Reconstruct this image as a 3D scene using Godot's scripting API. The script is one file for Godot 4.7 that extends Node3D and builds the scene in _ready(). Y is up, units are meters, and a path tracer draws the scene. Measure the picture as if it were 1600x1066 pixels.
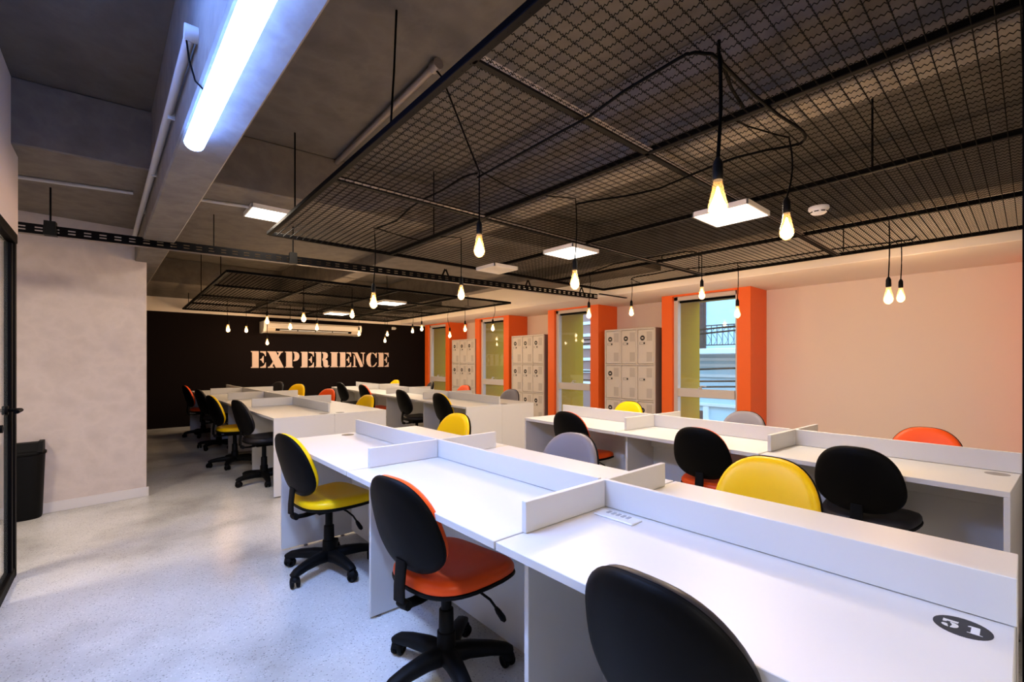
extends Node3D
# A co-working office: rows of white bench desks, swivel chairs, wire mesh canopies with filament bulbs, black lettered wall.

var M := {}
var used := {}
var sg := 0
const DESK := 0.762
const DIV := 0.862
const CEIL := 2.95
const MESH1 := 2.37
const MESH2 := 2.33

# ------------------------------------------------------------------ naming
func numbered(n: String) -> String:
	used[n] = used.get(n, 0) + 1
	return n if used[n] == 1 else "%s_%03d" % [n, used[n] - 1]

func tag(o: Node, label: String, category: String, group := "") -> Node:
	o.set_meta("label", label)
	o.set_meta("category", category)
	if group != "": o.set_meta("group", group)
	return o

func thing(called: String, label: String, category: String, at := Vector3.ZERO, turn := 0.0, group := "") -> Node3D:
	var o := Node3D.new()
	o.name = numbered(called)
	add_child(o, true)
	o.position = at
	o.rotation.y = turn
	tag(o, label, category, group)
	return o

func obj(called: String, s, m: Material, parent: Node = null) -> MeshInstance3D:
	var o := MeshInstance3D.new()
	if s is SurfaceTool:
		s.generate_normals()
		o.mesh = s.commit()
	else:
		o.mesh = s
	o.material_override = m
	if parent == null:
		o.name = numbered(called)
		add_child(o, true)
	else:
		o.name = called
		parent.add_child(o, true)
	return o

func struct(called: String, s, m: Material, parent: Node = null) -> MeshInstance3D:
	var o := obj(called, s, m, parent)
	if parent == null: o.set_meta("kind", "structure")
	return o

func stuff(o: Node) -> Node:
	o.set_meta("kind", "stuff")
	return o

# ------------------------------------------------------------------ geometry
func ns() -> SurfaceTool:
	var s := SurfaceTool.new()
	s.begin(Mesh.PRIMITIVE_TRIANGLES)
	return s

func tri(s: SurfaceTool, a: Vector3, b: Vector3, c: Vector3, n: Vector3) -> void:
	if (b - a).cross(c - a).dot(n) > 0.0:
		var t := b
		b = c
		c = t
	s.add_vertex(a)
	s.add_vertex(b)
	s.add_vertex(c)

func quad(s: SurfaceTool, a: Vector3, b: Vector3, c: Vector3, d: Vector3, n: Vector3) -> void:
	tri(s, a, b, c, n)
	tri(s, a, c, d, n)

func flat(s: SurfaceTool) -> void:
	s.set_smooth_group(-1)

func smooth(s: SurfaceTool) -> void:
	sg += 1
	s.set_smooth_group(sg)

func bx(s: SurfaceTool, c: Vector3, size: Vector3, b := 0.0, xf := Transform3D()) -> void:
	flat(s)
	var h := size * 0.5
	b = minf(b, minf(h.x, minf(h.y, h.z)) * 0.9)
	for ax in 3:
		var u := (ax + 1) % 3
		var v := (ax + 2) % 3
		for sn in [-1.0, 1.0]:
			var q := []
			for k in [[-1, -1], [1, -1], [1, 1], [-1, 1]]:
				var p := Vector3.ZERO
				p[ax] = sn * h[ax]
				p[u] = k[0] * (h[u] - b)
				p[v] = k[1] * (h[v] - b)
				q.append(xf * (c + p))
			var n := Vector3.ZERO
			n[ax] = sn
			quad(s, q[0], q[1], q[2], q[3], xf.basis * n)
		if b > 0.0:
			for su in [-1.0, 1.0]:
				for sv in [-1.0, 1.0]:
					var q := []
					for k in [[0, -1], [0, 1], [1, 1], [1, -1]]:
						var p := Vector3.ZERO
						p[ax] = k[1] * (h[ax] - b)
						p[u] = su * (h[u] - (b if k[0] == 1 else 0.0))
						p[v] = sv * (h[v] - (0.0 if k[0] == 1 else b))
						q.append(xf * (c + p))
					var n := Vector3.ZERO
					n[u] = su
					n[v] = sv
					quad(s, q[0], q[1], q[2], q[3], xf.basis * n)
	if b > 0.0:
		for i in 8:
			var g := Vector3(1 if i & 1 else -1, 1 if i & 2 else -1, 1 if i & 4 else -1)
			var q := []
			for ax in 3:
				var p := Vector3.ZERO
				for k in 3: p[k] = g[k] * (h[k] - (0.0 if k == ax else b))
				q.append(xf * (c + p))
			tri(s, q[0], q[1], q[2], xf.basis * g)

func box(c: Vector3, size: Vector3, b := 0.0, xf := Transform3D()) -> SurfaceTool:
	var s := ns()
	bx(s, c, size, b, xf)
	return s

# box from its two corners
func span(a: Vector3, b: Vector3, bev := 0.0) -> SurfaceTool:
	return box((a + b) * 0.5, (b - a).abs(), bev)

func spw(x: float, p: float) -> float:
	return signf(x) * pow(absf(x), p)

# a swept section: half widths ws (sideways) and hs (along the up hint), p < 1 squares the section
func sweep(s: SurfaceTool, pts: Array, ws: Array, hs: Array, sides := 8, p := 1.0, hint := Vector3.UP) -> void:
	smooth(s)
	var rings := []
	for i in pts.size():
		var t: Vector3 = (pts[mini(i + 1, pts.size() - 1)] - pts[maxi(i - 1, 0)]).normalized()
		var side := t.cross(hint)
		if side.length() < 0.05: side = t.cross(Vector3(0.3, 0.1, 1))
		side = side.normalized()
		var nn := side.cross(t)
		var w: float = ws[mini(i, ws.size() - 1)]
		var h: float = hs[mini(i, hs.size() - 1)]
		var r := []
		for k in sides:
			var a := TAU * (k + 0.5) / sides
			r.append(pts[i] + side * w * spw(cos(a), p) + nn * h * spw(sin(a), p))
		rings.append(r)
	for i in pts.size() - 1:
		for k in sides:
			var j := (k + 1) % sides
			var mid: Vector3 = (rings[i][k] + rings[i + 1][j]) * 0.5 - (pts[i] + pts[i + 1]) * 0.5
			quad(s, rings[i][k], rings[i][j], rings[i + 1][j], rings[i + 1][k], mid)
	flat(s)
	for e in [0, pts.size() - 1]:
		var out: Vector3 = pts[e] - pts[1 if e == 0 else e - 1]
		for k in sides:
			tri(s, pts[e], rings[e][k], rings[e][(k + 1) % sides], out)

func tube(s: SurfaceTool, pts: Array, r: float, sides := 6) -> void:
	sweep(s, pts, [r], [r], sides)

func lathe(s: SurfaceTool, prof: Array, sides := 16, xf := Transform3D()) -> void:
	smooth(s)
	for i in prof.size() - 1:
		var a: Vector2 = prof[i]
		var b: Vector2 = prof[i + 1]
		if (b - a).length() > 0.0 and i > 0:
			var d0: Vector2 = (prof[i] - prof[i - 1]).normalized()
			if d0.dot((b - a).normalized()) < 0.6: smooth(s)
		for k in sides:
			var a0 := TAU * k / sides
			var a1 := TAU * (k + 1) / sides
			var e0 := Vector3(cos(a0), 0, sin(a0))
			var e1 := Vector3(cos(a1), 0, sin(a1))
			var d := b - a
			var n := (e0 + e1) * 0.5 * d.y - Vector3.UP * d.x
			if d.y < 0: n = -n
			if absf(d.y) < 1e-6: n = Vector3.UP * (1.0 if (a.y + b.y) * 0.5 > (prof[0].y + prof[-1].y) * 0.5 else -1.0)
			var p := [xf * (e0 * a.x + Vector3.UP * a.y), xf * (e1 * a.x + Vector3.UP * a.y), xf * (e1 * b.x + Vector3.UP * b.y), xf * (e0 * b.x + Vector3.UP * b.y)]
			n = xf.basis * n
			if a.x > 1e-6: tri(s, p[0], p[1], p[2], n)
			if b.x > 1e-6: tri(s, p[0], p[2], p[3], n)
			elif a.x > 1e-6 and b.x <= 1e-6: pass

func prism(s: SurfaceTool, poly: PackedVector2Array, depth: float, xf := Transform3D()) -> void:
	flat(s)
	var idx := Geometry2D.triangulate_polygon(poly)
	for side in [0.0, depth]:
		for i in range(0, idx.size(), 3):
			var q := []
			for k in 3:
				var v := poly[idx[i + k]]
				q.append(xf * Vector3(v.x, v.y, side))
			tri(s, q[0], q[1], q[2], xf.basis * Vector3(0, 0, 1 if side > 0 else -1))
	var cw := Geometry2D.is_polygon_clockwise(poly)
	for i in poly.size():
		var a := poly[i]
		var b := poly[(i + 1) % poly.size()]
		var n := Vector2(b.y - a.y, a.x - b.x) * (-1.0 if cw else 1.0)
		quad(s, xf * Vector3(a.x, a.y, 0), xf * Vector3(b.x, b.y, 0), xf * Vector3(b.x, b.y, depth), xf * Vector3(a.x, a.y, depth), xf.basis * Vector3(n.x, n.y, 0))

# rings of an outline: [scale, height]; the last ring closes on the centre. sag bends it along u and v, curl drops it past u0
func cushion(s: SurfaceTool, outline: PackedVector2Array, rings: Array, xf: Transform3D, bu := 0.0, bv := 0.0, curl := 0.0, u0 := 0.0) -> void:
	smooth(s)
	var n := outline.size()
	var up: float = signf(rings[-1][1] - rings[0][1])
	var lay := []
	for r in rings:
		var row := []
		for p in outline:
			var q: Vector2 = p * r[0]
			var h: float = r[1] + bu * q.x * q.x + bv * q.y * q.y - curl * pow(maxf(0.0, q.x - u0), 2)
			row.append(xf * Vector3(q.x, q.y, h))
		lay.append(row)
	var mid: Vector3 = xf * Vector3(0, 0, rings[-1][1])
	for i in rings.size() - 1:
		for k in n:
			var j := (k + 1) % n
			var e := outline[k] + outline[j]
			var dr: float = rings[i][0] - rings[i + 1][0]
			var dz: float = rings[i + 1][1] - rings[i][1]
			var nn := Vector3(e.x, e.y, 0).normalized() * dz * up + Vector3(0, 0, up) * absf(dr) * 0.25 * signf(dr)
			if absf(dr) * 0.2 > absf(dz): nn = Vector3(0, 0, up)
			quad(s, lay[i][k], lay[i][j], lay[i + 1][j], lay[i + 1][k], xf.basis * nn)
	for k in n:
		tri(s, lay[-1][k], lay[-1][(k + 1) % n], mid, xf.basis * Vector3(0, 0, up))

# ------------------------------------------------------------------ materials
func noise_tex(freq: float, ramp: Array, size := 512, kind := FastNoiseLite.TYPE_SIMPLEX_SMOOTH, oct := 4, sd := 1, normal := false) -> NoiseTexture2D:
	var f := FastNoiseLite.new()
	f.noise_type = kind
	f.frequency = freq
	f.fractal_octaves = oct
	f.seed = sd
	var t := NoiseTexture2D.new()
	t.width = size
	t.height = size
	t.seamless = true
	t.noise = f
	if normal:
		t.as_normal_map = true
		t.bump_strength = 4.0
	elif ramp.size() > 0:
		var g := Gradient.new()
		var off := PackedFloat32Array()
		var col := PackedColorArray()
		for r in ramp:
			off.append(r[0])
			col.append(r[1])
		g.offsets = off
		g.colors = col
		t.color_ramp = g
	return t

func mat(c: Color, rough := 0.5, metal := 0.0, spec := 0.5) -> StandardMaterial3D:
	var m := StandardMaterial3D.new()
	m.albedo_color = c
	m.roughness = rough
	m.metallic = metal
	m.metallic_specular = spec
	return m

func tri_map(m: StandardMaterial3D, t: Texture2D, scale: float) -> StandardMaterial3D:
	m.albedo_texture = t
	m.uv1_triplanar = true
	m.uv1_world_triplanar = true
	m.uv1_scale = Vector3.ONE * scale
	return m

func glow(c: Color, e: float) -> StandardMaterial3D:
	var m := mat(c, 0.5)
	m.emission_enabled = true
	m.emission = c
	m.emission_energy_multiplier = e
	return m

func pane(c: Color, a: float, rough := 0.02) -> StandardMaterial3D:
	var m := mat(Color(c.r, c.g, c.b, a), rough)
	m.transparency = BaseMaterial3D.TRANSPARENCY_ALPHA
	return m

func materials() -> void:
	M.white = mat(Color(0.80, 0.795, 0.785), 0.42)
	M.white.heightmap_enabled = true
	M.white.heightmap_texture = noise_tex(0.12, [], 256, FastNoiseLite.TYPE_SIMPLEX, 3, 5)
	M.white.heightmap_scale = 0.004
	M.white.uv1_triplanar = true
	M.white.uv1_scale = Vector3.ONE * 6.0
	M.edge = mat(Color(0.84, 0.84, 0.83), 0.4)
	M.black = mat(Color(0.02, 0.02, 0.022), 0.6, 0.0, 0.28)
	M.rubber = mat(Color(0.015, 0.015, 0.017), 0.6, 0.0, 0.28)
	M.shell = mat(Color(0.012, 0.012, 0.014), 0.55, 0.0, 0.22)
	M.shell.heightmap_enabled = true
	M.shell.heightmap_texture = noise_tex(0.25, [], 256, FastNoiseLite.TYPE_SIMPLEX, 2, 9)
	M.shell.heightmap_scale = 0.02
	M.shell.uv1_triplanar = true
	M.shell.uv1_scale = Vector3.ONE * 14.0
	for k in {"yellow": Color(0.94, 0.72, 0.0), "red": Color(0.86, 0.2, 0.045), "grey": Color(0.5, 0.48, 0.5), "dark": Color(0.16, 0.15, 0.16)}.keys():
		var c: Color = {"yellow": Color(0.96, 0.77, 0.0), "red": Color(0.91, 0.32, 0.09), "grey": Color(0.5, 0.48, 0.5), "dark": Color(0.16, 0.15, 0.16)}[k]
		var m := mat(c, 0.4, 0.0, 0.36)
		m.heightmap_enabled = true
		m.heightmap_texture = M.shell.heightmap_texture
		m.heightmap_scale = 0.012
		m.uv1_triplanar = true
		m.uv1_scale = Vector3.ONE * 12.0
		M["vinyl_" + k] = m
	var conc := noise_tex(0.006, [[0.0, Color(0.36, 0.335, 0.31)], [0.45, Color(0.41, 0.385, 0.36)], [0.6, Color(0.435, 0.41, 0.38)], [1.0, Color(0.39, 0.36, 0.33)]], 1024, FastNoiseLite.TYPE_SIMPLEX_SMOOTH, 6, 3)
	M.concrete = tri_map(mat(Color(0.80, 0.79, 0.775), 0.85), conc, 0.45)
	M.concrete.heightmap_enabled = true
	M.concrete.heightmap_texture = noise_tex(0.02, [], 512, FastNoiseLite.TYPE_SIMPLEX, 5, 4)
	M.concrete.heightmap_scale = 0.3
	M.girder = tri_map(mat(Color(1.0, 0.98, 0.95), 0.8), conc, 0.6)
	M.girder.heightmap_enabled = true
	M.girder.heightmap_texture = M.concrete.heightmap_texture
	M.girder.heightmap_scale = 0.3
	var plas := noise_tex(0.005, [[0.0, Color(0.74, 0.715, 0.705)], [0.4, Color(0.785, 0.76, 0.75)], [0.55, Color(0.805, 0.78, 0.77)], [1.0, Color(0.75, 0.725, 0.71)]], 1024, FastNoiseLite.TYPE_SIMPLEX_SMOOTH, 6, 12)
	M.plaster = tri_map(mat(Color(0.99, 0.955, 0.925), 0.75), plas, 0.6)
	M.plaster.heightmap_enabled = true
	M.plaster.heightmap_texture = noise_tex(0.012, [], 512, FastNoiseLite.TYPE_SIMPLEX, 5, 14)
	M.plaster.heightmap_scale = 0.25
	M.floor = tri_map(mat(Color(1, 1, 1), 0.27), terrazzo(), 0.62)
	M.floor.detail_enabled = true
	M.floor.detail_blend_mode = BaseMaterial3D.BLEND_MODE_MUL
	M.floor.detail_uv_layer = BaseMaterial3D.DETAIL_UV_2
	M.floor.uv2_triplanar = true
	M.floor.uv2_world_triplanar = true
	M.floor.uv2_scale = Vector3.ONE * 0.35
	M.floor.detail_albedo = noise_tex(0.006, [[0.0, Color(0.80, 0.79, 0.77)], [0.5, Color(0.95, 0.945, 0.93)], [1.0, Color(1, 1, 1)]], 512, FastNoiseLite.TYPE_SIMPLEX_SMOOTH, 5, 22)
	M.cream = mat(Color(0.93, 0.87, 0.82), 0.7)
	M.soffit = mat(Color(0.92, 0.88, 0.84), 0.75)
	M.orange = mat(Color(0.94, 0.40, 0.10), 0.5)
	M.orange_wall = mat(Color(0.90, 0.34, 0.10), 0.55)
	M.olive = mat(Color(0.70, 0.54, 0.02), 0.9, 0.0, 0.1)
	M.wall_black = mat(Color(0.10, 0.08, 0.08), 0.8, 0.0, 0.08)
	M.letters = mat(Color(0.86, 0.76, 0.70), 0.6)
	M.skirting = mat(Color(0.82, 0.80, 0.79), 0.5)
	M.alu = mat(Color(0.80, 0.78, 0.77), 0.45)
	M.glass = pane(Color(0.9, 0.97, 1.0), 0.06)
	M.film = mat(Color(0.95, 0.95, 0.95), 0.6)
	M.steel_black = mat(Color(0.016, 0.015, 0.02), 0.6, 0.0, 0.16)
	M.steel_bare = mat(Color(0.52, 0.48, 0.46), 0.5, 0.5)
	M.wire = mat(Color(0.03, 0.025, 0.022), 0.65, 0.0, 0.18)
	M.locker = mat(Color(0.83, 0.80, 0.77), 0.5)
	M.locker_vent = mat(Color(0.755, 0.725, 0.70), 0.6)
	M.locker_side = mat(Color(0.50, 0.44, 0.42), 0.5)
	M.conduit = mat(Color(0.66, 0.65, 0.64), 0.5)
	M.cord = mat(Color(0.012, 0.012, 0.012), 0.7, 0.0, 0.15)
	M.bulb_glass = pane(Color(1.0, 0.80, 0.5), 0.10)
	M.bulb_glass.emission_enabled = true
	M.bulb_glass.emission = Color(1.0, 0.80, 0.52)
	M.bulb_glass.emission_energy_multiplier = 0.42
	M.bulb_core = glow(Color(1.0, 0.9, 0.72), 6.0)
	M.led = glow(Color(1.0, 0.97, 0.93), 3.0)
	M.led_off = mat(Color(0.85, 0.82, 0.78), 0.5)
	M.tube = glow(Color(0.42, 0.60, 1.0), 42.0)
	M.tube_bare = glow(Color(0.36, 0.55, 1.0), 110.0)
	M.pvc = mat(Color(0.88, 0.87, 0.85), 0.4)
	M.grey_plate = mat(Color(0.60, 0.60, 0.60), 0.5)
	M.sticker = mat(Color(0.09, 0.08, 0.085), 0.45)
	M.sticker_pale = mat(Color(0.55, 0.52, 0.49), 0.45)
	M.ac = mat(Color(0.74, 0.69, 0.62), 0.5)
	M.house = mat(Color(0.74, 0.86, 0.92), 0.8)
	M.house_trim = mat(Color(0.90, 0.94, 0.96), 0.8)
	M.maroon = mat(Color(0.24, 0.09, 0.12), 0.7)
	M.brick = mat(Color(0.50, 0.36, 0.36), 0.85)
	M.brick_far = mat(Color(0.60, 0.46, 0.44), 0.85)
	M.roof_tile = mat(Color(0.22, 0.30, 0.34), 0.7)
	M.iron = mat(Color(0.12, 0.11, 0.13), 0.6)
	M.asphalt = mat(Color(0.22, 0.22, 0.23), 0.9)

# ground concrete: grey and pale grains scattered in a light binder, wrapping round at the edges
func terrazzo() -> ImageTexture:
	var n := 1024
	var im := Image.create(n, n, false, Image.FORMAT_RGB8)
	im.fill(Color(0.85, 0.845, 0.83))
	var rng := RandomNumberGenerator.new()
	rng.seed = 77
	for k in 21000:
		var r := rng.randf_range(0.5, 1.9) if k < 19000 else rng.randf_range(2.0, 3.6)
		var v := rng.randf_range(0.56, 0.80) if rng.randf() < 0.6 else rng.randf_range(0.86, 0.97)
		if k >= 19000: v = rng.randf_range(0.78, 0.91)
		var c := Color(v, v * 0.99, v * 0.975)
		var cx := rng.randi_range(0, n - 1)
		var cy := rng.randi_range(0, n - 1)
		var q := int(ceil(r))
		for dx in range(-q, q + 1):
			for dy in range(-q, q + 1):
				if dx * dx + dy * dy <= r * r: im.set_pixel((cx + dx + n) % n, (cy + dy + n) % n, c)
	return ImageTexture.create_from_image(im)

# ------------------------------------------------------------------ lights
func area(at: Vector3, size: Vector2, c: Color, e: float, parent: Node = null) -> void:
	var l := AreaLight3D.new()
	l.name = "panel_light"
	l.area_size = size
	l.light_color = c
	l.light_energy = e
	l.shadow_enabled = true
	l.rotation.x = -PI / 2
	if parent == null: parent = self
	parent.add_child(l, true)
	l.position = at

# ------------------------------------------------------------------ the start
func _ready() -> void:
	var cam := Camera3D.new()
	cam.name = "camera"
	cam.projection = Camera3D.PROJECTION_FRUSTUM
	cam.near = 0.05
	cam.far = 200.0
	cam.size = 2.0 * cam.near * 533.0 / 704.8
	cam.frustum_offset = Vector2(0.0, cam.near * 32.3 / 704.8)
	cam.position = Vector3(0, 1.30, 0)
	cam.rotation = Vector3(0, -0.7144, 0)
	add_child(cam)
	cam.current = true
	var we := WorldEnvironment.new()
	we.name = "environment"
	var e := Environment.new()
	e.background_mode = Environment.BG_SKY
	var sky := Sky.new()
	var sm := ProceduralSkyMaterial.new()
	sm.sky_top_color = Color(0.55, 0.72, 0.86)
	sm.sky_horizon_color = Color(0.74, 0.84, 0.90)
	sm.ground_bottom_color = Color(0.30, 0.31, 0.32)
	sm.ground_horizon_color = Color(0.62, 0.68, 0.72)
	sky.sky_material = sm
	e.sky = sky
	e.background_energy_multiplier = 2.9
	e.tonemap_mode = Environment.TONE_MAPPER_LINEAR
	e.tonemap_exposure = 2.2
	e.sdfgi_enabled = true
	e.ssao_enabled = true
	e.ssil_enabled = true
	we.environment = e
	add_child(we)
	materials()
	shell()
	bays()
	left_side()
	ceiling_parts()
	canopies()
	furniture()
	seating()
	lockers()
	far_wall()
	pendants()
	small_things()
	street()

# ------------------------------------------------------------------ the room
func shell() -> void:
	struct("floor", span(Vector3(-3.0, -0.12, -11.3), Vector3(7.2, 0, 2.7)), M.floor)
	struct("ceiling", span(Vector3(-3.0, CEIL, -11.3), Vector3(7.2, CEIL + 0.15, 2.7)), M.concrete)
	struct("wall_back", span(Vector3(-0.05, 0, -11.3), Vector3(6.9, 2.28, -11.1)), M.wall_black)
	struct("trim_1", span(Vector3(-0.05, 2.28, -11.3), Vector3(6.9, 2.56, -11.07), 0.004), M.soffit)
	struct("wall_left", span(Vector3(-3.1, 0, -6.2), Vector3(-2.95, CEIL, 2.7)), M.plaster)
	struct("wall_front", span(Vector3(-3.0, 0, 2.6), Vector3(7.2, CEIL, 2.75)), M.soffit)
	# the window wall between the bays
	var k := 0
	for z in [[2.7, -2.461], [-3.774, -5.004], [-6.247, -7.43], [-8.665, -9.77]]:
		struct("wall_right" if k == 0 else "wall_right_%d" % (k + 1), span(Vector3(6.9, 0, z[1]), Vector3(7.18, 2.95, z[0])), M.cream)
		k += 1
	struct("trim_2", span(Vector3(5.65, 2.31, -11.1), Vector3(7.18, CEIL, 2.65), 0.006), M.soffit)

func bays() -> void:
	# [far edge, near edge] of the four protruding window bays, their piers, reveals and windows
	var B := [[-3.774, -2.461], [-6.247, -5.004], [-8.665, -7.43], [-11.0, -9.77]]
	for i in 4:
		var z0: float = B[i][0]
		var z1: float = B[i][1]
		var a := z0 + 0.177
		var b := z1 - 0.18
		var wn := "trim_%d" % (i + 3)
		var pier := Node3D.new()
		pier.name = wn
		add_child(pier)
		pier.set_meta("kind", "structure")
		obj("pier", span(Vector3(6.35, 0, z0), Vector3(6.9, 2.31, a), 0.004), M.orange, pier)
		obj("pier", span(Vector3(6.35, 0, b), Vector3(6.9, 2.31, z1), 0.004), M.orange, pier)
		obj("header", span(Vector3(6.35, 2.285, a), Vector3(6.9, 2.31, b)), M.orange, pier)
		# olive reveal that runs out through the thick outer wall
		obj("reveal", span(Vector3(6.47, 0.25, a), Vector3(7.19, 2.285, a + 0.015)), M.olive, pier)
		obj("reveal", span(Vector3(6.47, 0.25, b - 0.015), Vector3(7.19, 2.285, b)), M.olive, pier)
		obj("reveal_top", span(Vector3(6.47, 2.27, a), Vector3(7.19, 2.285, b)), M.olive, pier)
		obj("outer_jamb", span(Vector3(6.9, 0, z0), Vector3(7.18, 2.31, a)), M.olive, pier)
		obj("outer_jamb", span(Vector3(6.9, 0, b), Vector3(7.18, 2.31, z1)), M.olive, pier)
		obj("sill_wall", span(Vector3(6.38, 0, a), Vector3(7.18, 0.25, b)), M.orange, pier)
		var w := Node3D.new()
		w.name = "window_%d" % (i + 1)
		add_child(w)
		w.set_meta("kind", "structure")
		var f := ns()
		var x := 6.40
		for zz in [a + 0.032, b - 0.02]:
			bx(f, Vector3(x + 0.045, 1.27, zz), Vector3(0.09, 2.04, 0.064 if zz < a + 0.1 else 0.04), 0.004)
		bx(f, Vector3(x + 0.045, 2.255, (a + b) * 0.5), Vector3(0.09, 0.06, b - a), 0.004)
		bx(f, Vector3(x + 0.045, 0.28, (a + b) * 0.5), Vector3(0.09, 0.06, b - a), 0.004)
		obj("window_frame", f, M.alu, w)
		obj("transom", box(Vector3(x + 0.04, 0.835, (a + b) * 0.5), Vector3(0.08, 0.125, b - a - 0.1), 0.005), M.alu, w)
		obj("blind_cassette", box(Vector3(x + 0.06, 2.21, (a + b) * 0.5 + 0.01), Vector3(0.04, 0.035, b - a - 0.12), 0.004), M.steel_black, w)
		obj("pane", box(Vector3(x + 0.05, 1.55, (a + b) * 0.5), Vector3(0.006, 1.36, b - a - 0.1)), M.glass, w)
		obj("pane", box(Vector3(x + 0.05, 0.54, (a + b) * 0.5), Vector3(0.006, 0.47, b - a - 0.1)), M.glass, w)
		var lt := ns()
		bx(lt, Vector3(x + 0.0, 0.91, a + 0.42), Vector3(0.025, 0.025, 0.05), 0.004)
		sweep(lt, [Vector3(x, 0.92, a + 0.42), Vector3(x - 0.02, 0.945, a + 0.44), Vector3(x - 0.025, 0.94, a + 0.52)], [0.008], [0.008], 6)
		obj("latch", lt, M.alu, w)

func left_side() -> void:
	# plastered wall end block with the passage side behind it
	var tilt := Transform3D(Basis(Vector3.UP, 0.12), Vector3(0.19, 0, -5.62))
	struct("wall_plaster", box(Vector3(-1.5, 1.29, -0.15), Vector3(3.0, 2.58, 0.30), 0.006, tilt), M.plaster)
	struct("wall_passage", span(Vector3(0.05, 0, -11.2), Vector3(0.185, 2.56, -5.9)), M.wall_black)
	struct("baseboard_plaster", box(Vector3(-1.495, 0.045, 0.006), Vector3(3.02, 0.09, 0.012), 0.003, tilt), M.skirting)
	# wall over the glass partition
	struct("wall_door", span(Vector3(-0.60, 2.07, -4.10), Vector3(-0.479, CEIL, 2.6), 0.004), M.cream)
	var d := Node3D.new()
	d.name = "door_1"
	add_child(d)
	d.set_meta("kind", "structure")
	var x := -0.505
	obj("post", box(Vector3(x, 1.03, -4.03), Vector3(0.05, 2.07, 0.06), 0.004), M.steel_black, d)
	obj("post", box(Vector3(x, 1.03, -2.4), Vector3(0.05, 2.07, 0.06), 0.004), M.steel_black, d)
	obj("top_rail", box(Vector3(x, 2.045, -0.75), Vector3(0.06, 0.06, 6.6), 0.004), M.steel_black, d)
	obj("bottom_rail", box(Vector3(x, 0.03, -0.75), Vector3(0.05, 0.06, 6.6), 0.004), M.steel_black, d)
	obj("stile", box(Vector3(x, 1.03, -3.955), Vector3(0.04, 1.95, 0.05), 0.004), M.steel_black, d)
	obj("pane", span(Vector3(x - 0.004, 0.06, -3.94), Vector3(x + 0.004, 2.0, -2.43)), M.glass, d)
	obj("pane", span(Vector3(x - 0.004, 0.06, -2.37), Vector3(x + 0.004, 2.0, 2.5)), M.glass, d)
	obj("frosted_film", span(Vector3(x - 0.006, 1.132, -3.61), Vector3(x + 0.0065, 1.92, -2.5)), M.film, d)
	obj("frosted_film", span(Vector3(x - 0.006, 0.12, -3.61), Vector3(x + 0.0065, 1.087, -2.5)), M.film, d)
	var h := ns()
	tube(h, [Vector3(x, 1.02, -3.86), Vector3(x + 0.06, 1.02, -3.86), Vector3(x + 0.068, 1.02, -3.84), Vector3(x + 0.068, 1.02, -3.70)], 0.011, 8)
	lathe(h, [Vector2(0, 0), Vector2(0.026, 0), Vector2(0.026, 0.012), Vector2(0, 0.012)], 16, Transform3D(Basis(Vector3(0, 0, 1), -PI / 2), Vector3(x + 0.004, 1.02, -3.86)))
	obj("lever_handle", h, M.steel_black, d)
	var lk := ns()
	lathe(lk, [Vector2(0, 0), Vector2(0.022, 0), Vector2(0.022, 0.012), Vector2(0, 0.012)], 14, Transform3D(Basis(Vector3(0, 0, 1), -PI / 2), Vector3(x + 0.004, 0.93, -3.70)))
	obj("lock", lk, M.steel_black, d)
	# dark framed partition that closes the room at the right edge of the picture
	var p := Node3D.new()
	p.name = "wall_partition"
	add_child(p)
	p.set_meta("kind", "structure")
	for px in [1.46, 3.35, 5.6]:
		obj("post", span(Vector3(px, 0, -0.008 - 0.004 * px), Vector3(px + 0.05, 2.31, 0.04)), M.steel_black, p)
	obj("pane", span(Vector3(1.5, 0.05, 0.012), Vector3(5.6, 2.3, 0.02)), M.glass, p)
	for py in [0.0, 1.02, 2.26]:
		obj("rail", span(Vector3(1.46, py, 0.0), Vector3(5.65, py + 0.05, 0.04)), M.steel_black, p)
	struct("wall_orange", span(Vector3(6.35, 0, 0.03), Vector3(6.9, 2.31, 0.25), 0.004), M.orange)

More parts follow.
